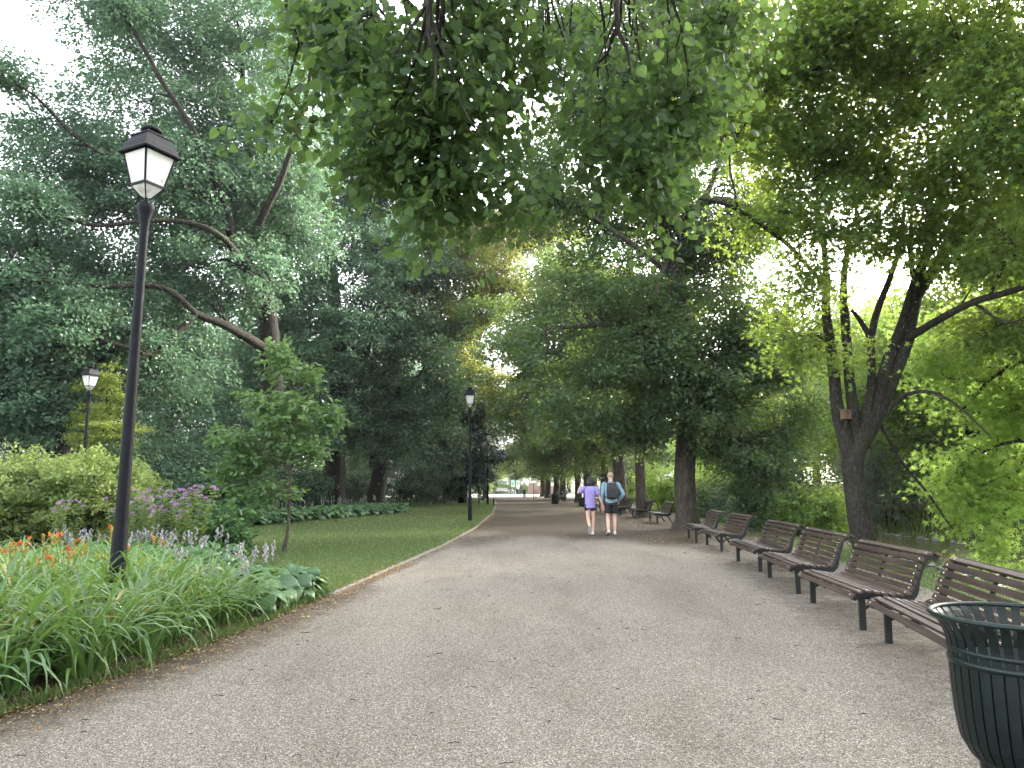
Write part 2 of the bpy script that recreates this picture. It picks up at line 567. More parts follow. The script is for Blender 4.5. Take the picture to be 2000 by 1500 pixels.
M['lamp_glass'] = mk_lampglass()
M['wood'] = mk_wood()
M['gravel'] = mk_gravel()
M['floor'] = mk_ground('woodland_floor', [(.35, (.05, .045, .022)), (.5, (.06, .085, .03)), (.65, (.10, .12, .04))])
M['lawn'] = mk_ground('lawn_soil', [(.35, (.06, .06, .026)), (.5, (.065, .095, .034)), (.65, (.11, .135, .055))], 1.5, 30)
M['soil'] = mk_ground('bed_soil', [(.35, (.03, .022, .015)), (.5, (.06, .045, .03)), (.65, (.11, .085, .055))], 3, 30)
M['far_path'] = mk_ground('grey_far_path', [(.35, (.16, .15, .13)), (.65, (.28, .26, .23))])
M['plaza'] = mk_ground('pale_paving', [(.35, (.34, .32, .28)), (.65, (.48, .46, .42))])
M['kerb'] = plain('kerb_stone', (.20, .18, .155), .85, 0, .35, 9, .5, 30)
M['stone'] = plain('river_stone', (.15, .145, .13), .8, 0, .4, 5, .5, 20)
M['water'] = mk_water()
M['bin_green'] = plain('dark_green_paint', (.0022, .0078, .0072), .45, .0, .3, 5, spec=.3)
M['bin_band'] = plain('green_band', (.003, .0115, .0105), .4, .0, .25, 5, spec=.35)
M['bin_in'] = plain('bin_liner', (.008, .010, .010), .55, 0, .3, 6)
M['concrete'] = plain('concrete', (.25, .25, .23), .9, 0, .3, 12, .5, 40)
M['leg_metal'] = plain('bench_cast_iron', (.010, .012, .012), .5, .2, .4, 14)
M['bolt'] = plain('steel_bolt', (.75, .75, .73), .25, .7, .1, 5)
M['skin'] = plain('skin', (.62, .40, .31), .5, 0, .08, 6)
M['hair_dark'] = plain('dark_hair', (.018, .013, .012), .45, 0, .5, 60, .6, 120, stretch=(1, 1, .15))
M['hair_short'] = plain('cropped_hair', (.33, .24, .18), .7, 0, .2, 90)
M['purple'] = plain('purple_cotton', (.27, .22, .50), .8, 0, .12, 9, .5, 14)
M['blue'] = plain('light_blue_shirt', (.20, .32, .40), .8, 0, .14, 9, .5, 16)
M['black_cloth'] = plain('black_cloth', (.012, .014, .02), .85, 0, .3, 12, .3, 20)
M['bag'] = plain('black_backpack', (.022, .018, .024), .7, 0, .3, 12, .3, 20)
M['shoe'] = plain('white_shoe', (.6, .58, .58), .6, 0, .1, 20)
M['sole'] = plain('shoe_sole', (.28, .26, .25), .7, 0, .15, 20)
M['birdhouse'] = plain('birdhouse_wood', (.13, .075, .05), .8, 0, .3, 14, .4, 30)


# ------------------------------------------------------------------ terrain, path, river
def river_x(y):
    return 14.6 + max(0.0, y - 45) * 0.06 + 0.8 * math.sin(y * 0.07)


def sstep(a, b, x):
    t = min(1, max(0, (x - a) / (b - a)))
    return t * t * (3 - 2 * t)


WATER_Z = -0.95


def hz(x, y):
    d = x - river_x(y)
    z = 0.0
    if d < 0:
        z = -1.9 * sstep(right_edge(y) + .4, river_x(y) - 2.6, x)
    else:
        z = -1.9 + 2.1 * sstep(2.4, 6.5, d) + 1.0 * sstep(6, 16, d) + 2.5 * sstep(25, 90, d)
    if abs(d) > 2.2 and d > -5.5:
        z += (0.12 if d > 0 else .04) * math.sin(x * 1.7 + y * .9) * math.sin(y * 1.3 - x * .4)
    if x < -14: z += 0.5 * sstep(-14, -40, x)
    return z


def left_edge(y):
    """x of the left margin of the path"""
    ys = [-40, 3.4, 4.5, 6.0, 7.6, 9.7, 14, 18, 25, 37, 54, 70, 82, 86, 95]
    xs = [-12, -3.65, -3.2, -2.85, -2.62, -2.38, -1.98, -1.62, -1.22, -1.0, -1.15, -1.6, -2.6, -9, -14]
    return float(np.interp(y, ys, xs))


def right_edge(y):
    ys = [-40, 2, 6, 10, 16, 25, 36, 50, 80, 86, 95]
    xs = [3.6, 4.7, 5.25, 5.7, 6.4, 7.4, 7.8, 8.6, 9.4, 14, 14]
    return float(np.interp(y, ys, xs))


def axis_grid(lo, hi, dense_lo, dense_hi, d, D):
    a = list(np.arange(dense_lo, dense_hi, d))
    x, s = dense_lo, d
    left = []
    while x > lo:
        s = min(D, s * 1.25)
        x -= s
        left.append(x)
    x, s = a[-1], d
    right = []
    while x < hi:
        s = min(D, s * 1.25)
        x += s
        right.append(x)
    return left[::-1] + a + right


def grid_mesh(name, xs, ys, zf, mat):
    xs, ys = np.array(xs), np.array(ys)
    V = np.array([(x, y, zf(x, y)) for y in ys for x in xs])
    nx = len(xs)
    i, j = np.meshgrid(np.arange(len(ys) - 1), np.arange(nx - 1), indexing='ij')
    i, j = i.ravel(), j.ravel()
    F = np.stack([i * nx + j, i * nx + j + 1, (i + 1) * nx + j + 1, (i + 1) * nx + j], 1)
    return link_mesh(name, np_mesh(name, V, [F], smooth=True), mat)


tag(grid_mesh('ground', axis_grid(-420, 420, -16, 36, .5, 18), axis_grid(-160, 700, -4, 70, .6, 18), hz, M['floor']), kind='structure')
wy = np.arange(-60, 260, 4.0)
Vw, Fw = [], []
for i, y in enumerate(wy):
    Vw += [(river_x(y) - 4.2, y, WATER_Z), (river_x(y) + 4.2, y, WATER_Z)]
    if i: Fw.append((2 * i - 2, 2 * i - 1, 2 * i + 1, 2 * i))
river = link_mesh('river_water', np_mesh('river_water', np.array(Vw), [np.array(Fw)]), M['water'])
tag(river, kind='structure')

# path: a strip grid that follows both margins
pys = list(np.arange(-30, 2, 2.0)) + list(np.arange(2, 30, .35)) + list(np.arange(30, 84, 1.0)) + [84]
NU = 48
Vp, Dp = [], []
for y in pys:
    l, r = left_edge(y), right_edge(y)
    l += .05 * math.sin(y * 3.1) * math.sin(y * 1.3) if y < 10 else 0
    for k in range(NU + 1):
        x = l + (r - l) * k / NU
        Vp.append((x, y, .004))
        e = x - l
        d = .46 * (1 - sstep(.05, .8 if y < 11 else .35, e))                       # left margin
        d = max(d, .62 * sstep(16, 24, y + .25 * x + 1.6 * math.sin(x * 1.1 + y * .5) + .9 * math.sin(x * 2.7 - y * .8)))           # under the avenue: leaf litter with the canopy shade painted in
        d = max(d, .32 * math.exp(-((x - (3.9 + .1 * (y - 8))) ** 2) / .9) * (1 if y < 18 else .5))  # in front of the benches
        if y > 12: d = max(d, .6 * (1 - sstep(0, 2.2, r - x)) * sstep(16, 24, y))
        d *= 1 - .45 * math.exp(-((y - 45) ** 2) / 30)  # paler sunlit band across the path worked into the mask
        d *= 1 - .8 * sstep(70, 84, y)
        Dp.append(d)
i, j = np.meshgrid(np.arange(len(pys) - 1), np.arange(NU), indexing='ij')
i, j = i.ravel(), j.ravel()
Fp = np.stack([i * (NU + 1) + j, i * (NU + 1) + j + 1, (i + 1) * (NU + 1) + j + 1, (i + 1) * (NU + 1) + j], 1)
pm = np_mesh('gravel_path', np.array(Vp), [Fp])
a = pm.attributes.new('dirt_shade', 'FLOAT', 'POINT')
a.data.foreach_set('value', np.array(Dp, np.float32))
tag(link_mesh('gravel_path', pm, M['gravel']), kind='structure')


def sheet(name, pts, z, mat):
    vs = [Vector((x, y, z)) for x, y in pts]
    tris = tessellate_polygon([vs])
    b = MB()
    b.add([tuple(v) for v in vs], [tuple(t) for t in tris])
    o = b.build(name, mat)
    if o.data.polygons[0].normal.z < 0:
        o.data.flip_normals()
    return tag(o, kind='structure')


LAWN = [(left_edge(y), y) for y in np.arange(9.7, 66, 1.0)]
LAWN_IN = [(-9, 64), (-10.5, 50), (-11, 40), (-12.5, 33), (-14, 26), (-10.5, 20), (-8, 16), (-5.4, 11.5), (-3.2, 9.8)]
sheet('lawn', LAWN + LAWN_IN, .006, M['lawn'])
BED = [(left_edge(y) - .02, y) for y in np.arange(1.0, 9.4, .7)] + [(-3.0, 10.2), (-4.6, 12.3), (-7.0, 15.5), (-9.5, 18.0), (-22, 20), (-26, 8), (-16, 0)]
sheet('flower_bed_soil', BED, .010, M['soil'])
sheet('plaza', [(-45, 84.2), (45, 84.2), (45, 118), (-45, 118)], .012, M['plaza'])

# kerb strip along the lawn
kb = MB()
ky = [9.9 + .0 * k for k in range(1)] + list(np.arange(10.6, 66, .8))
prev = None
rs = []
for y in ky:
    x = left_edge(y) + .01
    rs.append([(x - .05, y, -.02), (x + .05, y, -.02), (x + .035, y, .026), (x - .04, y, .03)])
kb.rings(rs, smooth=False)
tag(kb.build('kerb', M['kerb']), kind='structure')

# far bank footpath
Vf, Ff = [], []
for i, y in enumerate(np.arange(0, 120, 2.0)):
    for dx in (18.0, 20.2):
        x = river_x(y) + dx
        Vf.append((x, y, hz(x, y) + .06))
    if i: Ff.append((2 * i - 2, 2 * i - 1, 2 * i + 1, 2 * i))
tag(link_mesh('far_footpath', np_mesh('far_footpath', np.array(Vf), [np.array(Ff)]), M['far_path']), kind='structure')


# ------------------------------------------------------------------ tree growing
ORD = ['first', 'second', 'third', 'fourth', 'fifth', 'sixth', 'seventh', 'eighth', 'ninth', 'tenth', 'eleventh', 'twelfth', 'thirteenth', 'fourteenth', 'fifteenth', 'sixteenth', 'seventeenth', 'eighteenth', 'nineteenth', 'twentieth', 'twenty-first', 'twenty-second', 'twenty-third', 'twenty-fourth', 'twenty-fifth', 'twenty-sixth']


def relabel(items, fmt, key):
    for i, o in enumerate(sorted(items, key=key)):
        o['label'] = fmt % ORD[i]


def cat(ctrl, step=.35, seed=0, wob=.03):
    """smooth polyline through (x,y,z,r) control points"""
    c = np.array(ctrl, float)
    g = np.random.default_rng(seed)
    if len(c) < 2: return c
    p = np.vstack([2 * c[0] - c[1], c, 2 * c[-1] - c[-2]])
    out = []
    for i in range(1, len(p) - 2):
        L = np.linalg.norm(p[i + 1, :3] - p[i, :3])
        n = max(2, int(L / step))
        for t in np.arange(n) / n:
            q = .5 * ((2 * p[i]) + (-p[i - 1] + p[i + 1]) * t + (2 * p[i - 1] - 5 * p[i] + 4 * p[i + 1] - p[i + 2]) * t * t + (-p[i - 1] + 3 * p[i] - 3 * p[i + 1] + p[i + 2]) * t ** 3)
            out.append(q)
    out.append(c[-1])
    out = np.array(out)
    if wob and len(out) > 4:
        w = g.normal(0, 1, (len(out), 3))
        for _ in range(2): w[1:-1] = (w[:-2] + w[1:-1] * 2 + w[2:]) / 4
        w[0] = 0
        out[:, :3] += w * wob
    out[:, 3] = np.maximum(out[:, 3], .003)
    return out


def make_noise(g, scale):
    ks = g.normal(0, 1, (6, 3)) / scale
    ph = g.uniform(0, 6.28, 6)
    return lambda p: np.sin(p @ ks.T + ph).mean(axis=1)


NM, KM = 1.35, 1.25


def grow(limbs, blobs, seed=1, ncl=500, K=60, tmpl=T_CARD, size=.12, spread=.42, flat=.55, droop=.25, gap=-.25, hubfrac=.09,
         shell=2.0, up=.8, size_var=.3, twig=.008, sides=8, hub_r=.03, low_pen=.6, nscale=1.3, ground=None, endb=True):
    ncl, K = int(ncl * NM), K * KM
    g = np.random.default_rng(seed)
    barkV, barkF, nb = [], [], 0
    nodes, ndir, nr = [], [], []

    def add_tube(pts, k):
        nonlocal nb
        v, f = tube_np(pts[:, :3], pts[:, 3], k)
        barkV.append(v)
        barkF.append(f + nb)
        nb += len(v)

    for i, L in enumerate(limbs):
        pts = cat(L, .35 if L[0][3] > .05 else .2, seed * 31 + i, .25 * min(.12, L[0][3]))
        add_tube(pts, sides if i == 0 else max(5, sides - 2))
        nodes.append(pts[:, :3])
        ndir.append(nrm(np.gradient(pts[:, :3], axis=0)))
        nr.append(pts[:, 3])
    nodes, ndir, nr = np.vstack(nodes), np.vstack(ndir), np.concatenate(nr)
    zmin = nodes[:, 2].min()
    keep = nodes[:, 2] > zmin + .22 * (nodes[:, 2].max() - zmin) if len(nodes) > 6 else np.ones(len(nodes), bool)
    nodes, ndir, nr = nodes[keep], ndir[keep], nr[keep]
    if len(limbs) > 1 and endb:
        for L in limbs[1:]:
            if .012 < L[-1][3] < .09:
                rr_ = spread * 1.5
                blobs = blobs + [(np.array(L[-1][:3]), (rr_, rr_, rr_ * .7), 4.0)]
    vol = np.array([b[1][0] * b[1][1] * b[1][2] * (b[2] if len(b) > 2 else 1) for b in blobs]) ** .8
    vol /= vol.sum()

    def sample(n, sh, k=1.0):
        bi = g.choice(len(blobs), n, p=vol)
        c = np.array([b[0] for b in blobs])[bi]
        r = np.array([b[1] for b in blobs])[bi]
        d = nrm(g.normal(0, 1, (n, 3)))
        return c + d * r * (g.uniform(0, 1, n) ** (1 / (3 * .5 * sh)))[:, None] * k, c, r

    nh = max(6, int(ncl * hubfrac))
    hubs, _, _ = sample(nh, .9, .75)
    od = np.array([np.min(np.linalg.norm(nodes - h, axis=1)) for h in hubs])
    for h in hubs[np.argsort(od)]:
        d = h - nodes
        dist = np.linalg.norm(d, axis=1)
        cost = dist + low_pen * np.maximum(0, nodes[:, 2] - h[2]) + .15 / (nr + .05)
        i = int(np.argmin(cost))
        L = dist[i]
        if L < .3: continue
        r0 = min(.65 * nr[i], hub_r * .6 + .011 * L)
        m = .35 * L * nrm(ndir[i] + .6 * nrm(d[i]) + np.array([0, 0, .35]))
        mid = nodes[i] + m + .25 * (h - nodes[i] - m)
        mid2 = nodes[i] + .72 * d[i] + np.array([0, 0, .05 * L])
        pts = cat([(*nodes[i], r0), (*mid, r0 * .75), (*mid2, r0 * .5), (*h, max(.006, r0 * .25))], .35, int(g.integers(1e6)), .05)
        add_tube(pts, 5)
        nodes = np.vstack([nodes, pts[1:, :3]])
        ndir = np.vstack([ndir, nrm(np.gradient(pts[:, :3], axis=0))[1:]])
        nr = np.concatenate([nr, pts[1:, 3]])
    cl, cc, cr = sample(int(ncl * 1.6), shell)
    nf = make_noise(g, nscale)
    ok = nf(cl) > gap
    if ground is not None: ok &= cl[:, 2] > ground
    cl, cc = cl[ok][:ncl], cc[ok][:ncl]
    small = nr < .09
    sn, sd = (nodes[small], ndir[small]) if small.sum() > 5 else (nodes, ndir)
    LC, LD, LN, LS, LR = [], [], [], [], []
    for q, c in zip(cl, cc):
        dist = np.linalg.norm(sn - q, axis=1)
        i = int(np.argmin(dist + .5 * np.maximum(0, sn[:, 2] - q[2])))
        L = dist[i]
        if L > .15:
            m = sn[i] + .45 * (q - sn[i]) + np.array([0, 0, .10 * L]) + g.normal(0, .04, 3) * min(1, L)
            pts = np.array([(*sn[i], twig * 1.6), (*m, twig * 1.1), (*q, twig * .5)])
            add_tube(pts, 3)
        axis = nrm(q - sn[i] + (q - c) * .3 + g.normal(0, .2, 3) * .5)
        axis[2] = axis[2] * .5 - droop * .3
        s = spread * g.uniform(.7, 1.3)
        n = int(K * g.uniform(.6, 1.4) * (s / spread) ** 1.5)
        # a spray: elongated along axis, flattened vertically
        side = nrm(np.cross(axis, [0, 0, 1.0]) + 1e-6)
        t = g.uniform(-1, 1.1, n)
        w = g.normal(0, .5, n) * (1 - .3 * np.abs(t))
        h = g.normal(0, .4, n) * flat
        pos = q + s * (t[:, None] * nrm(axis) + w[:, None] * side + h[:, None] * np.array([0, 0, 1.0]))
        pos[:, 2] -= droop * s * (t ** 2 + w ** 2) * .5
        dd = nrm(nrm(axis) * .6 + side * np.sign(w)[:, None] * .8 + g.normal(0, .45, (n, 3)) + np.array([0, 0, -droop]))
        nn = nrm(np.array([0, 0, up]) + g.normal(0, .55, (n, 3)))
        LC.append(pos); LD.append(dd); LN.append(nn)
        LS.append(size * g.uniform(1 - size_var, 1 + size_var, n))
        LR.append(np.clip(.5 + g.normal(0, .17) + g.normal(0, .17, n), 0, .96 if g.random() > .01 else 1))
    LR = np.concatenate(LR)
    LR[g.random(len(LR)) < .003] = 1.0
    Vl, Fl, rl = leaf_arrays(np.vstack(LC), np.vstack(LD), np.vstack(LN), np.concatenate(LS), tmpl, LR)
    return (np.vstack(barkV), [np.vstack(barkF)]), (Vl, Fl, rl)


NLEAF = 0


def tree(name, label, cat_, limbs, blobs, mat_leaf, mat_bark, group=None, origin=None, crown='crown', trunk='trunk', **kw):
    global NLEAF
    o0 = np.array(limbs[0][0][:3]) if origin is None else np.array(origin)
    limbs = [[(p[0] - o0[0], p[1] - o0[1], p[2] - o0[2], p[3]) for p in L] for L in limbs]
    blobs = [(np.array(b[0]) - o0, np.array(b[1])) + tuple(b[2:]) for b in blobs]
    (bv, bf), (lv, lf, lr) = grow(limbs, blobs, **kw)
    e = empty(name, label, cat_, tuple(o0), group=group)
    link_mesh(trunk, np_mesh(trunk, bv, bf, smooth=True), mat_bark, e)
    link_mesh(crown, np_mesh(crown, lv, lf, lr), mat_leaf, e)
    NLEAF += len(lr)
    return e


def B(px, py, Y, rx, ry=None, rd=None, w=1.0):
    c = P(px, py, Y)
    ry = rx if ry is None else ry
    rxm, rzm = rx / FPX * Y, ry / FPX * Y
    return (c, (rxm, (rd if rd else max(rxm, rzm) * .9), rzm), w)


def Lm(Y, *pts):
    """a limb from (px, py, radius[, Y]) points"""
    out = []
    for p in pts:
        yy = p[3] if len(p) > 3 else Y
        out.append((*P(p[0], p[1], yy), p[2]))
    return out


def at_ground(px, Y, dz=-.15):
    x = X_at(px, Y)
    return (x, Y, hz(x, Y) + dz)


def flare(x, y, z, r, h=.9):
    return [(x, y, z, r * 1.75), (x, y, z + .28, r * 1.3), (x, y, z + h, r * 1.05)]


# --- left: the great oak with the bare spreading limbs
x0, y0, z0 = at_ground(540, 33)
tree('oak_tree', 'great oak left of the young oak, dark bare limbs spreading far to the left', 'tree',
     [flare(x0, y0, z0, .55) + Lm(33, (536, 820, .50), (530, 700, .46), (520, 560, .36), (500, 420, .25), (480, 250, .16), (470, 60, .09)),
      Lm(33, (530, 690, .24), (450, 640, .18, 30.2), (385, 612, .145, 28.8), (320, 562, .115, 27.6), (180, 558, .08, 26.4), (0, 545, .07, 25.6)),
      Lm(33, (522, 560, .22), (455, 470, .18, 31), (440, 400, .16, 30), (385, 270, .13, 29), (300, 130, .09, 28.5), (240, 20, .06, 28)),
      Lm(33, (524, 600, .18), (440, 470, .125, 28.8), (330, 430, .10, 27.6), (180, 440, .07, 26.4), (60, 400, .06, 25.6)),
      Lm(33, (385, 612, .12, 28.8), (300, 690, .10, 27.6), (250, 680, .08, 26.4), (120, 640, .05, 25.6)),
      Lm(33, (505, 440, .17, 31), (560, 320, .13, 30), (600, 180, .09, 29.5), (620, 40, .06, 29)),
      Lm(33, (440, 400, .12, 30), (300, 330, .10, 28.8), (180, 290, .08, 27.6), (70, 190, .05, 26.4), (0, 150, .03, 26.4)),
      ],
     [B(250, 250, 31, 150, 130), B(120, 330, 29, 130, 90), B(320, 90, 32, 160, 110), B(480, 100, 33, 160, 140), B(60, 240, 29, 70, 50, w=.6),
      B(330, 380, 31, 200, 110), B(90, 470, 29, 130, 90), B(520, 300, 33, 140, 130), B(250, 560, 30, 160, 80), B(450, 400, 33, 110, 90, w=1.4), B(560, 440, 34, 110, 90, w=1.2), B(380, 240, 33, 110, 90), B(420, 520, 31, 140, 100),
      B(80, 640, 29, 140, 80), B(300, 700, 29, 150, 90), B(200, 20, 31, 120, 60), B(400, -150, 33, 260, 160), B(100, -60, 30, 80, 50, w=.5)],
     M['oak'], M['bark'], seed=11, ncl=2500, K=58, size=.15, spread=.72, tmpl=T_OVAL, gap=-.22, nscale=.9, sides=12, hub_r=.05)
# --- left: oak crown low in front (bluish mass left edge and centre)
x0, y0, z0 = at_ground(120, 27)
tree('oak_tree', 'bushy bluish green oak at the left edge behind the pale shrubs', 'tree',
     [flare(x0, y0, z0, .28) + Lm(27, (125, 800, .24), (110, 700, .2), (90, 560, .13), (60, 420, .07)),
      Lm(27, (118, 760, .13), (200, 700, .09), (260, 640, .05)), Lm(27, (114, 740, .13), (20, 690, .09), (-60, 640, .05))],
     [B(60, 700, 27, 150, 100), B(60, 800, 27, 150, 70), B(150, 620, 27, 100, 80), B(-60, 600, 27, 110, 120), B(20, 520, 27, 90, 80)],
     M['oak'], M['bark'], seed=12, ncl=620, K=55, size=.14, spread=.55, tmpl=T_OVAL, gap=-.3)
# --- left: oak behind the young tree
x0, y0, z0 = at_ground(655, 42)
tree('oak_tree', 'oak with thick dark trunk behind the young oak, beyond the hosta border', 'tree',
     [flare(x0, y0, z0, .62) + Lm(42, (657, 850, .55), (662, 720, .5), (655, 600, .4), (640, 450, .3), (640, 250, .18), (650, 60, .1)),
      Lm(42, (660, 730, .3), (712, 690, .2), (740, 600, .13), (770, 540, .08)),
      Lm(42, (655, 620, .25), (560, 540, .18), (500, 470, .1)), Lm(42, (645, 500, .2), (720, 420, .14), (760, 330, .08))],
     [B(640, 640, 40, 150, 90), B(540, 720, 38, 130, 80), B(700, 520, 41, 110, 110), B(600, 380, 42, 140, 120), B(470, 850, 36, 120, 80), B(380, 800, 36, 110, 90),
      B(690, 300, 42, 110, 120), B(640, 150, 42, 150, 120), B(620, 820, 38, 70, 50), B(560, 560, 40, 120, 90), B(350, 900, 34, 100, 60)],
     M['oak'], M['bark'], seed=13, ncl=1050, K=60, size=.17, spread=.75, tmpl=T_OVAL, gap=-.2, sides=12, hub_r=.05)
# --- left: oak with the leaning trunk
x0, y0, z0 = at_ground(738, 44)
tree('oak_tree', 'oak with a leaning nearly black trunk at the end of the hosta border', 'tree',
     [flare(x0, y0, z0, .5) + Lm(44, (750, 880, .46), (762, 780, .42), (775, 650, .3), (790, 500, .2), (800, 350, .1)),
      Lm(44, (762, 790, .22), (830, 720, .14), (880, 650, .08)), Lm(44, (765, 760, .2), (700, 690, .14), (650, 640, .07))],
     [B(780, 640, 42, 100, 80), B(840, 740, 41, 100, 80), B(740, 760, 42, 100, 60), B(690, 840, 40, 70, 35), B(820, 850, 41, 90, 60), B(800, 520, 43, 100, 80), B(760, 420, 44, 90, 90)],
     M['dark'], M['bark'], seed=14, ncl=620, K=60, size=.17, spread=.75, tmpl=T_OVAL, gap=-.3, sides=12, hub_r=.05)
# --- drooping conifer behind the second lamp
x0, y0, z0 = at_ground(905, 58)
sp_b = []
for k, (py, r) in enumerate([(920, 60), (880, 75), (840, 80), (800, 78), (760, 72), (720, 64), (680, 54), (640, 42), (600, 28)]):
    sp_b.append(B(895 + 4 * math.sin(k * 2), py, 56, r, 22))
tree('spruce_tree', 'dark conifer with drooping boughs behind the lamp posts on the lawn', 'tree',
     [[(x0, y0, z0, .4), (x0, y0, 4, .32), (x0, y0, 10, .2), (x0, y0, 16.5, .05)]], sp_b,
     M['spruce'], M['bark'], seed=15, ncl=560, K=60, size=.24, spread=.8, droop=.9, flat=.35, gap=-.5, tmpl=T_CARD, low_pen=0)

# --- right row of lindens
x0, y0, z0 = at_ground(1336, 25)
tree('linden_tree', 'big linden with a thick ridged grey trunk right behind the benches', 'tree',
     [flare(x0, y0, z0, .36, .7) + Lm(25, (1337, 930, .35), (1340, 850, .34), (1345, 740, .31), (1335, 640, .28), (1318, 540, .24), (1298, 440, .2), (1290, 300, .14), (1280, 120, .08)),
      Lm(25, (1335, 640, .2), (1325, 520, .17), (1350, 440, .13), (1385, 370, .10), (1430, 250, .06)),
      Lm(25, (1340, 720, .17), (1280, 690, .13, 24.5), (1200, 640, .1, 24), (1080, 640, .06, 23.5)),
      Lm(25, (1344, 730, .17), (1400, 700, .12, 24.5), (1470, 690, .08, 24), (1520, 740, .04, 24)),
      Lm(25, (1320, 545, .14), (1240, 480, .1, 24), (1150, 420, .07, 23.5), (1080, 390, .04, 23)),
      Lm(25, (1300, 450, .14), (1400, 390, .12, 24), (1500, 420, .08, 23)),
      Lm(25, (1310, 500, .12), (1284, 560, .08, 24), (1290, 640, .05, 24))],
     [B(1180, 560, 24, 150, 90), B(1100, 700, 23, 140, 90), B(1250, 700, 24, 130, 100), B(1400, 620, 25, 130, 100), B(1460, 760, 24.5, 110, 90, w=1.8), B(1480, 870, 24, 90, 60, w=2), B(1560, 740, 24, 80, 70, w=1.6), B(1180, 800, 24, 130, 55),
      B(1340, 800, 24, 110, 60), B(1420, 870, 25, 80, 40, w=.7), B(1300, 480, 25, 150, 90), B(1420, 450, 25, 130, 100), B(1200, 380, 25, 140, 110), B(1350, 250, 26, 200, 130),
      B(1150, 200, 26, 140, 110), B(1300, 60, 26, 220, 130), B(1500, 640, 24, 90, 60), B(1520, 830, 25, 60, 60, w=.8), B(1080, 120, 25, 110, 130), B(1050, 320, 24, 80, 70), B(1460, 280, 25, 110, 110), B(1380, 740, 24, 110, 60), B(1450, 940, 25, 60, 30, w=.7), B(1250, 850, 24.5, 60, 30)],
     M['linden'], M['bark_linden'], seed=21, ncl=2300, K=62, size=.12, spread=.55, tmpl=T_OVAL, gap=-.28, sides=16, droop=.35, hub_r=.035)
x0, y0, z0 = at_ground(1250, 33)
tree('linden_tree', 'linden with a slim straight trunk between the two avenue benches', 'tree',
     [flare(x0, y0, z0, .24, .6) + Lm(33, (1250, 900, .22), (1252, 800, .2), (1246, 650, .16), (1230, 500, .1), (1225, 380, .06)),
      Lm(33, (1250, 790, .11), (1180, 740, .08), (1110, 720, .04)), Lm(33, (1248, 700, .1), (1310, 640, .07), (1360, 600, .04))],
     [B(1180, 700, 32, 110, 80), B(1250, 600, 33, 120, 90), B(1090, 780, 32, 100, 60), B(1200, 820, 32, 90, 35), B(1280, 780, 32, 90, 60), B(1130, 560, 33, 100, 90), B(1060, 660, 33, 90, 80)],
     M['linden'], M['bark_linden'], seed=22, ncl=620, K=56, size=.125, spread=.6, tmpl=T_CARD, gap=-.3, droop=.35)
x0, y0, z0 = at_ground(1208, 38)
tree('linden_tree', 'linden with a broad dark trunk just behind the man with the backpack', 'tree',
     [flare(x0, y0, z0, .32, .6) + Lm(38, (1208, 900, .3), (1200, 800, .27), (1195, 650, .2), (1170, 500, .12)),
      Lm(38, (1200, 800, .14), (1130, 740, .1), (1060, 700, .05)), Lm(38, (1197, 700, .12), (1260, 640, .08), (1300, 560, .04))],
     [B(1120, 760, 37, 110, 60), B(1180, 660, 38, 120, 90), B(1050, 700, 38, 90, 90), B(1030, 800, 37, 70, 50), B(1110, 560, 38, 110, 80), B(1230, 820, 37, 80, 35), B(1000, 690, 39, 70, 60), B(955, 610, 42, 60, 50), B(1010, 830, 40, 45, 30)],
     M['linden'], M['bark_linden'], seed=23, ncl=760, K=56, size=.14, spread=.65, tmpl=T_CARD, gap=-.3, droop=.35)
# --- olive-lit linden over the middle of the path
x0, y0, z0 = at_ground(905, 66)
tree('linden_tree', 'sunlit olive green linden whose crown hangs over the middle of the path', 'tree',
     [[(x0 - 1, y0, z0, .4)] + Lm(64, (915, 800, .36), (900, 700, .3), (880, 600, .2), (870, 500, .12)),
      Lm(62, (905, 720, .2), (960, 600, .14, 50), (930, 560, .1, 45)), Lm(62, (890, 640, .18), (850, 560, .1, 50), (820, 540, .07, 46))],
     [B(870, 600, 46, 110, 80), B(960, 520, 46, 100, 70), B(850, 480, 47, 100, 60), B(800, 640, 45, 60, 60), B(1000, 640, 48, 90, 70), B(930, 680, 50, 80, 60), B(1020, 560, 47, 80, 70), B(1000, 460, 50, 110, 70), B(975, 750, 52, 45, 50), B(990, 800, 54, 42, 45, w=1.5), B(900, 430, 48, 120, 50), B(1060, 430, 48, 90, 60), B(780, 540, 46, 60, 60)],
     M['olive'], M['bark'], seed=24, ncl=1250, K=60, size=.16, spread=.75, tmpl=T_CARD, gap=-.18, droop=.5, hub_r=.05)

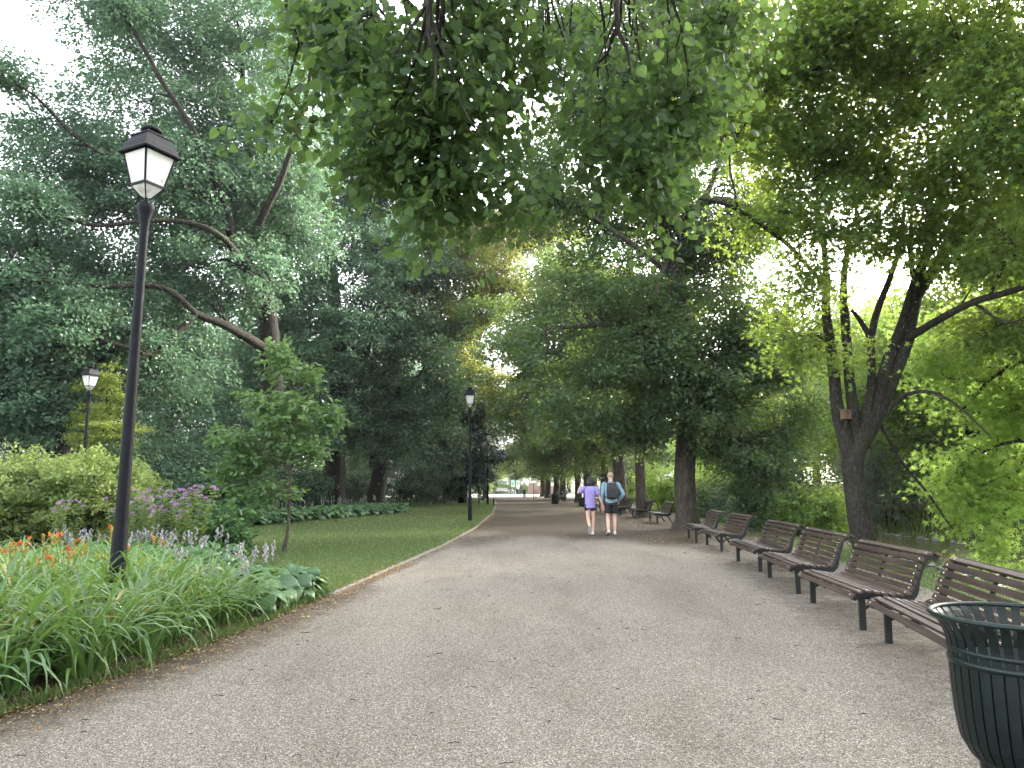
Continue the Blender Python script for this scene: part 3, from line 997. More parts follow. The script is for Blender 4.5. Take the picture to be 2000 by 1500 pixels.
# --- the multi-stemmed maple on the river bank
x0, y0, z0 = at_ground(1678, 16.6, -.3)
tree('maple_tree', 'maple with speckled trunk forking into many stems, a wooden nest box in its fork', 'tree',
     [[(x0, y0, z0, .36), (x0, y0, z0 + .4, .27)] + Lm(16.6, (1676, 1010, .238), (1668, 940, .23), (1670, 880, .24), (1700, 830, .205), (1735, 760, .15), (1775, 660, .15), (1790, 580, .14), (1840, 500, .12), (1880, 400, .09), (1920, 260, .05)),
      Lm(16.6, (1662, 890, .2), (1640, 820, .15), (1630, 740, .125), (1618, 640, .11), (1615, 600, .10), (1612, 520, .07), (1600, 430, .05)),
      Lm(16.6, (1672, 860, .15), (1664, 780, .12), (1660, 700, .11), (1652, 620, .10), (1650, 560, .08), (1660, 450, .05)),
      Lm(16.6, (1682, 850, .16), (1700, 760, .10), (1702, 660, .085), (1732, 560, .07), (1756, 480, .055), (1770, 400, .03)),
      Lm(16.6, (1702, 664, .07), (1680, 630, .055), (1662, 605, .035)),
      Lm(16.6, (1705, 815, .16), (1730, 720, .14), (1765, 630, .13), (1790, 540, .12), (1812, 480, .11), (1835, 400, .07), (1850, 300, .045)),
      Lm(16.6, (1790, 560, .07), (1778, 500, .06), (1780, 420, .035)),
      Lm(16.6, (1775, 660, .09, 16.4), (1820, 630, .08, 15.5), (1900, 590, .07, 14.5), (2000, 560, .06, 13.5), (2120, 500, .03, 12.5)),
      Lm(16.6, (1900, 590, .035, 14.5), (1965, 632, .025, 14), (2000, 620, .015, 13.8)),
      Lm(16.6, (1845, 505, .06), (1900, 430, .05, 16), (1960, 350, .035, 15), (2020, 290, .02, 14)),
      Lm(16.6, (1735, 800, .055, 16.4), (1770, 770, .045, 16), (1820, 765, .035, 15.5), (1880, 800, .025, 15), (1930, 850, .015, 14.6)),
      Lm(16.6, (1720, 830, .04, 16.6), (1760, 900, .033, 16.8), (1810, 960, .027, 17), (1860, 1030, .018, 17.2), (1905, 1075, .01, 17.4)),
      Lm(16.6, (1612, 560, .05), (1540, 480, .045, 15.5), (1440, 410, .04, 14.5), (1350, 385, .02, 14))],
     [B(1700, 250, 15, 160, 110), B(1850, 150, 14, 170, 110), B(1590, 420, 15, 100, 80), B(1760, 345, 15.5, 150, 65), B(1900, 330, 14, 120, 90), B(1560, 300, 15, 120, 90),
      B(1680, 80, 14, 180, 90), B(1950, 20, 12, 180, 110), B(1550, 540, 16, 90, 60), B(1500, 440, 15, 90, 60, w=.7), B(1650, 690, 15.6, 55, 20, rd=.6, w=.6), B(1935, 520, 15, 75, 38, w=1.2), B(1780, 455, 15.5, 120, 50, w=1.3), B(1620, 40, 14, 110, 70), B(1700, 20, 13, 110, 70),
      B(1980, 480, 13, 80, 60, w=.6), B(1560, 660, 17, 70, 60), B(1980, 240, 12, 110, 90), B(1450, 180, 14, 120, 90, w=.7), B(1560, 120, 14, 120, 90), B(1960, 130, 12, 110, 90), B(1750, -160, 15, 200, 120, w=.5), B(1560, -120, 16, 160, 120, w=.5), B(1950, -250, 15, 200, 150, w=.3)],
     M['maple'], M['bark_maple'], seed=31, ncl=2000, K=25, size=.14, spread=.5, tmpl=T_MAPLE, gap=-.38, nscale=.8, sides=20, hubfrac=.07, hub_r=.02, twig=.006, flat=.6, endb=False)
# drooping river-side maple crown
x0, y0, z0 = at_ground(2240, 17)
tree('maple_tree', 'bright yellow-green maple drooping over the river at the right edge', 'tree',
     [flare(x0, y0, z0, .3) + Lm(17, (2240, 900, .27), (2220, 760, .22), (2200, 600, .15), (2180, 400, .08)),
      Lm(17, (2225, 800, .14), (2080, 700, .1), (1960, 720, .06, 17.5), (1880, 800, .03, 18)),
      Lm(17, (2235, 860, .1), (2100, 820, .07), (2000, 900, .04, 17.5), (1960, 1010, .02, 17.5)),
      Lm(17, (2215, 700, .1), (2080, 620, .07), (1960, 640, .04, 18)), Lm(17, (2235, 880, .1), (2100, 880, .06), (1990, 860, .05, 17.4), (1880, 905, .03, 17.6), (1850, 960, .015, 17.6))],
     [B(1900, 720, 18, 90, 60), B(1960, 640, 18, 90, 60), B(1880, 820, 18, 80, 45), B(1980, 800, 17.5, 80, 60), B(1960, 930, 17.5, 80, 60), B(1880, 940, 17.5, 70, 35), B(1915, 985, 17.2, 55, 32, w=1.6), B(1945, 1065, 17, 22, 36, w=2), B(1840, 620, 18.5, 80, 60, w=1.5), B(1900, 880, 17.5, 80, 60, w=1.6), B(1990, 950, 17.2, 50, 45, w=1.2),
      B(2100, 700, 17, 120, 150), B(2120, 880, 17, 100, 80), B(2070, 960, 17, 60, 40), B(1830, 690, 19, 60, 60), B(1790, 700, 18.5, 40, 40, w=.6), B(1770, 620, 19, 50, 40)],
     M['maple_bright'], M['bark_maple'], seed=32, endb=False, ncl=520, K=24, size=.175, spread=.6, tmpl=T_MAPLE, gap=-.12, nscale=.45, flat=.4, droop=.5, hub_r=.02, low_pen=-.1, twig=.006)

# --- maple added just outside the right edge to keep sun off the path
tree('maple_tree', 'maple whose leafy boughs reach in at the upper right edge of the photo', 'tree',
     [flare(12.6, 13.4, hz(12.6, 13.4) - .2, .26) + [(12.6, 13.4, 3.5, .22), (12.5, 13.6, 6, .15), (12.4, 13.6, 9.5, .05)], [(12.6, 13.4, 3.4, .13), (11.2, 12.6, 5.2, .08), (9.6, 12.0, 6.4, .04)],
      [(12.6, 13.4, 4, .12), (12.0, 15.2, 6, .07), (11.2, 16.6, 7.2, .03)]],
     [((12.2, 13.6, 7.0), (2.9, 3.2, 2.0)), ((11.8, 13.8, 9.6), (2.6, 2.8, 1.6)), ((12.8, 13.0, 5.2), (2.6, 2.8, 1.2)), ((10.4, 12.4, 7.4), (1.5, 2.0, 1.5)), ((11.3, 15.6, 7.6), (1.6, 1.6, 1.6)), ((10.4, 15.3, 4.7), (1.2, 1.1, .7), 4.0)],  # last blob closes a sun gap over the path
     M['maple'], M['bark_maple'], seed=33, ncl=900, K=26, size=.15, spread=.48, tmpl=T_MAPLE, gap=-.5, hub_r=.02, twig=.006)

# --- linden beside the camera, its boughs hang into the top of the picture
tree('linden_tree', 'linden whose boughs of heart-shaped leaves hang overhead in the near foreground', 'tree',
     [[(4.9, .6, -.1, .34), (4.85, .6, 1.2, .26), (4.6, .8, 2.8, .23), (4.2, 1.4, 4.8, .18), (2.8, 2.6, 6.3, .12), (1.2, 4.2, 6.6, .085), (-.6, 5.1, 6.4, .05), (-2.0, 5.7, 5.9, .02)],
      [(3.6, 2.0, 5.5, .1), (3.2, 3.8, 6.3, .07), (2.4, 5.4, 6.5, .045), (1.6, 6.4, 6.3, .02)],
      [(4.8, .6, 2.6, .16), (5.0, .8, 5.0, .12), (4.4, 1.4, 7.5, .07), (3.6, 2.0, 9.5, .03)],
      [(.3, 4.7, 6.5, .04), (-.2, 4.7, 5.6, .03)] + Lm(4.7, (838, 10, .022), (850, 110, .015), (853, 195, .007)),
      Lm(4.7, (843, 40, .012), (880, 130, .009), (900, 200, .006), (935, 260, .005), (1000, 320, .003)),
      Lm(4.7, (836, 5, .014), (800, 60, .010), (765, 115, .006)),
      [(1.6, 4.8, 6.5, .04), (1.0, 4.8, 5.7, .03)] + Lm(4.8, (1204, 10, .02), (1222, 90, .013), (1232, 145, .006)),
      Lm(4.8, (1206, 30, .01), (1180, 90, .007), (1150, 160, .004))],
     [B(700, 120, 5.6, 190, 120, .9), B(880, 220, 5.4, 170, 150, .8), B(1000, 80, 5.6, 150, 110, .8), B(560, 235, 5.7, 70, 45, .5), B(760, 300, 5.5, 130, 70, .6), B(870, 380, 5.5, 110, 65, .5, 1.2), B(1010, 390, 5.5, 50, 60, .4, .8),
      B(1210, 140, 5.6, 150, 140, .8), B(1270, 330, 5.7, 90, 70, .5), B(1340, 180, 5.8, 110, 120, .7), B(1180, 300, 5.6, 90, 60, .5), B(1290, 400, 5.7, 45, 40, .3), B(640, 20, 5.6, 130, 70, .7), B(1080, 60, 5.8, 120, 110, .7), B(1400, 60, 6, 110, 90, .6), B(930, 20, 5.6, 160, 70, .7),
      B(830, 450, 5.5, 30, 24, .2, 1.0), ((3.2, 2.6, 6.4), (2.2, 1.8, 1.0), .35), ((4.2, 1.6, 8.6), (1.8, 1.6, 1.4), .3)],
     M['linden_near'], M['bark'], seed=41, ncl=1150, K=12, size=.076, spread=.24, tmpl=T_HEART, gap=-.4, hubfrac=.12, shell=1.4, hub_r=.008, twig=.0028, up=.25, flat=1.0, droop=.7, sides=14, low_pen=-.3, nscale=.5)

# --- young oak on the lawn edge
x0, y0, z0 = at_ground(562, 16, 0)
yl = [[(x0, y0, -.05, .05)] + Lm(16, (561, 1040, .035), (566, 960, .03), (570, 860, .025), (566, 760, .018), (545, 690, .010), (540, 655, .004))]
for (py, px2, py2, r) in [(1000, 470, 985, .012), (965, 450, 940, .014), (930, 640, 880, .014), (900, 455, 855, .013), (880, 640, 815, .013), (850, 500, 770, .011), (820, 620, 750, .010), (790, 500, 780, .009), (760, 610, 720, .008), (730, 510, 690, .007), (960, 520, 1000, .008)]:
    xx = 566 if py < 960 else 565
    yj = 16 + random.uniform(-.8, .8)
    yl.append(Lm(16, (xx, py, r), ((xx + px2) / 2, (py + py2) / 2 + 2, r * .7, (16 + yj) / 2), (px2, py2, .003, yj)))
tree('young_oak_tree', 'slender young oak with light green lobed leaves at the edge of the lawn', 'tree', yl,
     [B(470, 860, 16, 55, 28, w=1.6), B(435, 845, 16, 26, 16, w=2), B(450, 935, 16, 42, 30, w=1.6), B(650, 812, 16, 22, 18, w=1.5), B(560, 800, 16, 65, 40), B(630, 820, 16, 40, 30), B(600, 890, 16, 50, 30), B(500, 780, 16, 30, 20), B(545, 705, 16, 35, 45), B(610, 740, 16, 26, 26), B(520, 960, 16, 55, 30), B(575, 860, 16.3, 60, 40), B(540, 660, 16, 12, 15), B(490, 900, 16, 50, 24)],
     M['oak_young'], M['bark_young'], seed=51, ncl=320, K=11, size=.125, spread=.17, tmpl=T_OAK, gap=-.6, hub_r=.006, twig=.003, up=.7, flat=.6, hubfrac=.1, shell=1.3, sides=10)

# --- yellow-green larch behind the small lamp
x0, y0, z0 = at_ground(205, 26)
lb = []
for k in range(10):
    lb.append(B(208 + 14 * math.sin(k * 2.4), 715 + k * 20, 26, (22 + 5.2 * k) * random.uniform(.75, 1.15), 10, w=1.5))
tree('larch_tree', 'young yellow-green conifer with level feathery boughs beside the small lamp post', 'tree',
     [[(x0, y0, z0, .10), (x0, y0, 2.5, .08), (x0, y0, 5.7, .02)]], lb,
     M['larch'], M['bark'], seed=52, ncl=260, K=50, size=.08, spread=.34, flat=.3, droop=.15, gap=-.9, tmpl=T_CARD, low_pen=0, up=1.4)


def bush(name, label, cat_, loc, r, h, mat, seed, ncl=80, K=60, size=.09, spread=.3, tmpl=T_OVAL, stems=7, group=None, **kw):
    x, y, z = loc
    g = np.random.default_rng(seed)
    limbs = []
    for i in range(stems):
        a = g.uniform(0, 6.28)
        q = g.uniform(.2, .75) * r
        limbs.append([(x + .12 * math.cos(a), y + .12 * math.sin(a), z - .05, .025), (x + q * .5 * math.cos(a), y + q * .5 * math.sin(a), z + h * .4, .016), (x + q * math.cos(a), y + q * math.sin(a), z + h * .75, .007)])
    kw.setdefault('gap', -.5)
    return tree(name, label, cat_, limbs, [((x, y, z + h * .62), (r, r, h * .42), 1), ((x, y, z + h * .35), (r * .9, r * .9, h * .3), .6)],
                mat, M['bark'], group, origin=(x, y, z), crown='foliage', trunk='stems', seed=seed, ncl=ncl, K=K, size=size, spread=spread, tmpl=tmpl, hub_r=.006, twig=.004, low_pen=0, **kw)


# pale green shrubs behind the flower bed
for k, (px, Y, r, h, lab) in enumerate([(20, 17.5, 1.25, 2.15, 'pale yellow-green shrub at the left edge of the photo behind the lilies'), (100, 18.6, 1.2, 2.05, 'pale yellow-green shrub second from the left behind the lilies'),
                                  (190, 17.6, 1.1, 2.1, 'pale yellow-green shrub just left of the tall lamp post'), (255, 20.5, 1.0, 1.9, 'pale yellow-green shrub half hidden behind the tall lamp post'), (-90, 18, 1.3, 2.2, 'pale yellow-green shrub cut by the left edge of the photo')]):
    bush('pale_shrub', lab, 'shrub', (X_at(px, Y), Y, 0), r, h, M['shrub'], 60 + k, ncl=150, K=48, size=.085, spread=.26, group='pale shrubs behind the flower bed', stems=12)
bush('green_shrub', 'low bluish green shrub between the phlox and the young oak', 'shrub', (X_at(445, 15), 15, 0), .55, 1.05, M['hosta'], 70, ncl=60, K=42, size=.10, spread=.2, tmpl=T_OAK)
bush('green_shrub', 'tall leafy perennial clump behind the pink phlox', 'shrub', (X_at(330, 17.2), 17.2, 0), 1.0, 1.15, M['dark'], 71, ncl=90, K=45, size=.09, spread=.25)
# dark undergrowth under the oaks
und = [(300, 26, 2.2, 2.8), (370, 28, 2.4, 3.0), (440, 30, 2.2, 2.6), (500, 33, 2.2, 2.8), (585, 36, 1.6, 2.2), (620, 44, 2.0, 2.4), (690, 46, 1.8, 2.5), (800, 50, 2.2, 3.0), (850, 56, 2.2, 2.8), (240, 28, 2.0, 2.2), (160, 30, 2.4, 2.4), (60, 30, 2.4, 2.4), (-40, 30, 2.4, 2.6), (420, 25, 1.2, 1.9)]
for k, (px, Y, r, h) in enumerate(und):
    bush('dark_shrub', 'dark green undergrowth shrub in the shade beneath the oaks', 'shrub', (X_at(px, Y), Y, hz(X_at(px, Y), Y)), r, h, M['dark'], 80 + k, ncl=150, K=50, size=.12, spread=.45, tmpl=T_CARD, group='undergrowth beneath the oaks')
# bushes on the river bank between the trunks
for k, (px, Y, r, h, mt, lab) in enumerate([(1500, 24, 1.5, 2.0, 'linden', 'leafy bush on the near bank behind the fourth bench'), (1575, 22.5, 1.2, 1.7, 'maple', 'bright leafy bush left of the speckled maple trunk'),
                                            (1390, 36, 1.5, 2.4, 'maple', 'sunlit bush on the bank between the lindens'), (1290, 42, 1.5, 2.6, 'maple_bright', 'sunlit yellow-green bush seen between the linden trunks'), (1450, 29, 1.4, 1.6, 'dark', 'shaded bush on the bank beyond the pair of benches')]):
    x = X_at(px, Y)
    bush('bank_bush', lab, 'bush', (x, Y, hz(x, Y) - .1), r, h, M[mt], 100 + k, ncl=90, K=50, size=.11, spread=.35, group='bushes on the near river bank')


# low bushes filling the strip between the avenue and the river
for k, (x, Y, r, h, mt) in enumerate([(9.6, 34, 1.4, 2.3, 'linden'), (10.2, 40, 1.5, 2.6, 'maple'), (10.6, 46, 1.6, 2.8, 'linden'), (11.0, 53, 1.7, 3.0, 'maple'), (11.4, 60, 1.8, 3.0, 'linden'), (11.6, 68, 2.0, 3.4, 'maple'), (12.0, 77, 2.1, 3.4, 'linden'), (12.6, 88, 2.2, 3.6, 'maple')]):
    o_ = bush('avenue_bush', '', 'bush', (x, Y, hz(x, Y) - .1), r, h, M[mt], 140 + k, ncl=90, K=45, size=.14, spread=.42, tmpl=T_CARD, group='bushes between the avenue and the river')
    o_['label'] = ['nearest', 'second nearest', 'third nearest', 'fourth nearest', 'fifth nearest', 'sixth nearest', 'seventh nearest', 'farthest'][k] + ' bush in the strip between avenue lindens and river'


# --- background trees: a few kinds, copied
def generic(kind, name, label, mat, seed, H=18, rad=5.0, z_low=2.5, size=.2, ncl=460, K=46, spread=.95, bark='bark', group=None, **kw):
    g = np.random.default_rng(seed)
    limbs = [[(0, 0, -.3, .6), (0, 0, .3, .42), (0, 0, 2.5, .33), (.2, .1, H * .35, .28), (.1, -.2, H * .6, .18), (0, 0, H * .9, .05)]]
    for k in range(5):
        a = k * 1.26 + g.uniform(-.3, .3)
        z = H * g.uniform(.2, .5)
        limbs.append([(.1, 0, z, .16), (rad * .4 * math.cos(a), rad * .4 * math.sin(a), z + 1.5, .1), (rad * .8 * math.cos(a), rad * .8 * math.sin(a), z + 2.5, .04)])
    blobs = []
    for k in range(13):
        z = z_low + 1.2 + (H - z_low - 2) * (k + .5) / 13
        q = math.sin(math.pi * min(1, (.18 + .8 * (k + .5) / 13))) * rad
        a = g.uniform(0, 6.28)
        blobs.append(((.45 * q * math.cos(a), .45 * q * math.sin(a), z), (q * .75, q * .75, 1.7)))
    return tree(name, label, 'tree', limbs, blobs, mat, M[bark], group, origin=(0, 0, 0), seed=seed, ncl=ncl, K=K, size=size, spread=spread, tmpl=T_CARD, hub_r=.05, **kw)


GROUPS = {'wood': 'trees of the wood behind the oaks', 'bank': 'trees on the far side of the river', 'row': 'lindens lining the far end of the path', 'end': 'sunlit trees beyond the plaza'}
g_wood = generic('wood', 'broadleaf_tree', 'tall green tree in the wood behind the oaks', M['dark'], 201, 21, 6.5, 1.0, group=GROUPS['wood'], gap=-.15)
g_wood2 = generic('wood', 'broadleaf_tree', 'tall green tree in the wood behind the oaks', M['oak'], 202, 19, 6.0, .8, group=GROUPS['wood'], gap=-.1)
g_bank = generic('bank', 'broadleaf_tree', 'green tree standing across the river', M['maple'], 203, 15, 5.5, .6, group=GROUPS['bank'], gap=-.15)
g_bankb = generic('bank', 'broadleaf_tree', 'sunny yellow-green tree standing across the river', M['maple_bright'], 204, 13, 5.0, .5, group=GROUPS['bank'], gap=-.15)
g_row = generic('row', 'linden_tree', 'dark trunked linden in the row at the far end of the path', M['linden'], 205, 16, 4.6, 2.0, group=GROUPS['row'], bark='bark_linden', gap=-.15, size=.18)
g_end = generic('end', 'broadleaf_tree', 'pale sunlit tree beyond the plaza', M['shrub'], 206, 13, 4.6, 1.5, group=GROUPS['end'], gap=-.1)  # sunlit glow put into the colour: crowns take the light shrub leaf


def put(proto, first, x, y, rz, s, label=None, sz=1.0):
    o = proto if first else copy_tree(proto)
    o.location = (x, y, hz(x, y))
    o.rotation_euler = (0, 0, rz)
    o.scale = (s, s, s * sz)
    if label: o['label'] = label
    return o


k = 0
for (px, Y, s, m) in [(-150, 44, 1.0, 0), (30, 48, 1.0, 1), (180, 55, .95, 0), (330, 50, 1.05, 1), (430, 60, 1.1, 0), (560, 62, 1.1, 1), (640, 70, 1.1, 0), (730, 68, 1.1, 1), (800, 84, 1.1, 0), (850, 74, .9, 1),
                      (100, 72, 1.0, 0), (300, 80, 1.0, 1), (500, 90, 1.1, 0), (-300, 50, 1.0, 0), (720, 100, 1.0, 0), (-20, 62, .8, 1), (870, 92, .85, 0), (-560, 40, 1.0, 1), (-900, 30, .9, 0), (-700, 55, 1.0, 0), (-420, 60, 1.0, 1)]:
    put([g_wood, g_wood2][m], k < 2, X_at(px, Y), Y, k * 1.7, s)
    k += 1
bank = [(1560, 48, 1.0, 0), (1640, 40, .9, 1), (1700, 52, 1.0, 0), (1790, 42, 1.0, 1), (1880, 36, 1.0, 0), (1960, 32, 1.0, 1), (2050, 34, 1.1, 0), (1500, 66, 1.1, 0), (1590, 72, 1.0, 1), (1680, 75, 1.1, 0), (1850, 60, 1.1, 0), (1980, 55, 1.1, 0),
        (1420, 72, .9, 1), (1350, 86, .9, 1), (2200, 36, 1.0, 1), (1280, 96, .9, 0), (1200, 112, .9, 1), (1330, 64, .8, 0), (1240, 84, .8, 0), (1400, 100, .9, 1)]
bank_o, row_o, end_o = [], [], []
PXK = lambda o: o.location.x / o.location.y
for k, (px, Y, s, m) in enumerate(bank):
    x = max(X_at(px, Y), river_x(Y) + 7.5)
    bank_o.append(put([g_bank, g_bankb][m], k < 2, x, Y, k * 2.1, s))
row = [(1180, 46, .82), (1146, 52, .8), (1128, 60, .8), (1098, 68, .82), (1086, 74, .85), (1070, 82, .9), (1060, 90, .85), (1085, 98, .9), (1160, 90, .9), (1230, 76, .9)]
for k, (px, Y, s) in enumerate(row):
    row_o.append(put(g_row, k == 0, X_at(px, Y), Y, k * 1.3, s))
end = [(905, 125, 1.0), (960, 150, .75), (1010, 135, .8), (1060, 128, 1.0), (1110, 140, 1.1), (1180, 130, 1.1), (1260, 135, 1.2), (830, 130, 1.3), (740, 140, 1.4), (1350, 140, 1.3), (1460, 130, 1.3)]
for k, (px, Y, s) in enumerate(end):
    end_o.append(put(g_end, k == 0, X_at(px, Y), Y, k * 1.3, s))
relabel(bank_o, '%s tree from the left among those across the river', PXK)
relabel(row_o, '%s nearest dark linden trunk in the row at the far end of the path', lambda o: o.location.y)
relabel(end_o, '%s pale sunlit tree from the left beyond the plaza', PXK)
# off to the right the riverside wood goes on, added to block the sun
for k, (x, y, s) in enumerate([(25, 2, 1.2), (24, -8, 1.1), (34, 14, 1.1), (34, 4, 1.2), (40, 40, 1.0), (42, 24, 1.0)]):
    put([g_bank, g_bankb][k % 2], False, x, y, k * 1.9, s, 'riverside tree added beyond the right edge of the view to block the sun')
# three slim trunks of the left row near lamp three
for k, (px, Y, s) in enumerate([(872, 62, .7), (893, 66, .65), (948, 78, .7)]):
    o = put(g_row, False, X_at(px, Y), Y, k * 1.9, s, ['slim linden left of the larger lamp post on the lawn', 'slim linden between the two mid lamp posts and the conifer', 'slim linden right behind the distant lamp post'][k])
    o['group'] = 'slim lindens left of the path'
# silvery willow across the river
bush('willow_bush', 'silvery grey-green willow leaning over the far bank', 'bush', (19.6, 39, hz(19.6, 39)), 2.2, 5.0, M['willow'], 120, ncl=260, K=55, size=.12, spread=.5, tmpl=T_CARD, droop=.7)


# ------------------------------------------------------------------ lamp posts
def lamp(name, label, loc, rz, first=None, lean=0.0):
    if first is not None:
        e = copy_tree(first)
        e.location, e.rotation_euler = loc, (0, lean, rz)
        e['label'] = label
        return e
    e = empty(name, label, 'street lamp', loc, 0, 'black lantern posts')
    b = MB()
    b.lathe([(.092, -.05), (.092, .10), (.084, .5), (.078, .95), (.072, 1.0)], 12)
    b.build('post_base', M['black_metal'], e)
    b = MB()
    b.lathe([(.071, .9), (.065, 1.6), (.056, 3.0), (.049, 4.2), (.050, 4.28), (.058, 4.32), (.062, 4.36), (.085, 4.45), (.092, 4.47), (.095, 4.50), (.09, 4.53), (.04, 4.55), (.035, 4.60)], 16)
    b.build('pole', M['black_metal'], e)
    # lantern
    z0, z1, z2 = 4.62, 4.74, 5.10
    w0, w1, w2 = .045, .125, .192
    fr = MB()
    for sx, sy in ((1, 1), (1, -1), (-1, -1), (-1, 1)):
        fr.tube([(sx * .02, sy * .02, z0 - .05), (sx * w0, sy * w0, z0), (sx * w1, sy * w1, z1)], .008, 5, smooth=False)
        fr.tube([(sx * w1, sy * w1, z1), (sx * w2, sy * w2, z2)], .013, 6, smooth=False)
    for z, w in ((z1, w1), (z2, w2)):
        for a in range(4):
            rot = Matrix.Rotation(a * math.pi / 2, 3, 'Z')
            v = rot @ Vector((0, -w, z))
            fr.box(v, (2 * w + .02, .022, .026), rot)
    fr.build('lantern_frame', M['black_metal'], e)
    for a in range(4):
        g = MB()
        rot = Matrix.Rotation(a * math.pi / 2, 3, 'Z')
        def q(x, y, z): return tuple(rot @ Vector((x, y, z)))
        i = .006
        vs = [q(-w1 + i, -w1 + .0, z1 + .013), q(w1 - i, -w1, z1 + .013), q(w2 - i, -w2, z2 - .013), q(-w2 + i, -w2, z2 - .013)]
        vs += [q(-w1 + i, -w1 + .006, z1 + .013), q(w1 - i, -w1 + .006, z1 + .013), q(w2 - i, -w2 + .006, z2 - .013), q(-w2 + i, -w2 + .006, z2 - .013)]
        g.add(vs, [(0, 1, 2, 3), (7, 6, 5, 4), (0, 4, 5, 1), (1, 5, 6, 2), (2, 6, 7, 3), (3, 7, 4, 0)])
        vs = [q(-w0, -w0, z0), q(w0, -w0, z0), q(w1 - i, -w1 + .004, z1 - .014), q(-w1 + i, -w1 + .004, z1 - .014)]
        vs += [q(-w0, -w0 + .004, z0 + .004), q(w0, -w0 + .004, z0 + .004), q(w1 - i, -w1 + .012, z1 - .012), q(-w1 + i, -w1 + .012, z1 - .012)]
        g.add(vs, [(0, 1, 2, 3), (7, 6, 5, 4), (0, 4, 5, 1), (1, 5, 6, 2), (2, 6, 7, 3), (3, 7, 4, 0)])
        g.build('glass_pane', M['lamp_glass'], e)
    rf = MB()

    def sq(w, z): return [(-w, -w, z), (w, -w, z), (w, w, z), (-w, w, z)]
    rf.rings([sq(.17, z2 + .002), sq(.238, z2 - .005), sq(.245, z2 + .012), sq(.232, z2 + .03), sq(.215, z2 + .04), sq(.19, z2 + .12), sq(.15, z2 + .20), sq(.158, z2 + .205), sq(.158, z2 + .22), sq(.125, z2 + .235)], smooth=False)
    r = rf.build('lantern_roof', M['black_metal'], e)
    ca = MB()
    ca.lathe([(.07, z2 + .23), (.07, z2 + .275), (.115, z2 + .28), (.12, z2 + .30), (.10, z2 + .325), (.05, z2 + .345), (.0, z2 + .35)], 16)
    ca.build('vent_cap', M['black_metal'], r)
    e.location, e.rotation_euler = loc, (0, lean, rz)
    e.scale = (.94, .94, .985)
    return e


Y1 = 7.7
l1 = lamp('street_lamp', 'tall black lamp post with square white glass lantern rising out of the lily bed', (X_at(236, Y1) + .06, Y1, 0), R(45 + 18), lean=R(.5))
g2 = G(918, 1018)
lamp('street_lamp', 'black lamp post at the edge of the lawn in the middle of the photo', (g2[0], g2[1], 0), R(8), l1, lean=R(-.6))
g3 = G(952.5, 986)
lamp('street_lamp', 'distant black lamp post beside the path, the smaller one in the middle of the photo', (g3[0], g3[1], 0), R(15), l1)
lamp('street_lamp', 'black lamp post half hidden behind the pale shrubs at the left', (X_at(168, 24.3), 24.3, 0), R(45 + 22), l1)


# ------------------------------------------------------------------ benches
def bench_profile():
    c = [(-.075, .345), (-.065, .385), (-.03, .413), (.05, .43), (.14, .425), (.24, .408), (.34, .398), (.42, .405), (.475, .435), (.51, .50), (.535, .58), (.565, .67), (.595, .76), (.63, .83), (.68, .868), (.735, .868), (.775, .835)]
    return cat([(0, y, z * .86, 1) for y, z in c], .02, 0, 0)[:, 1:3]


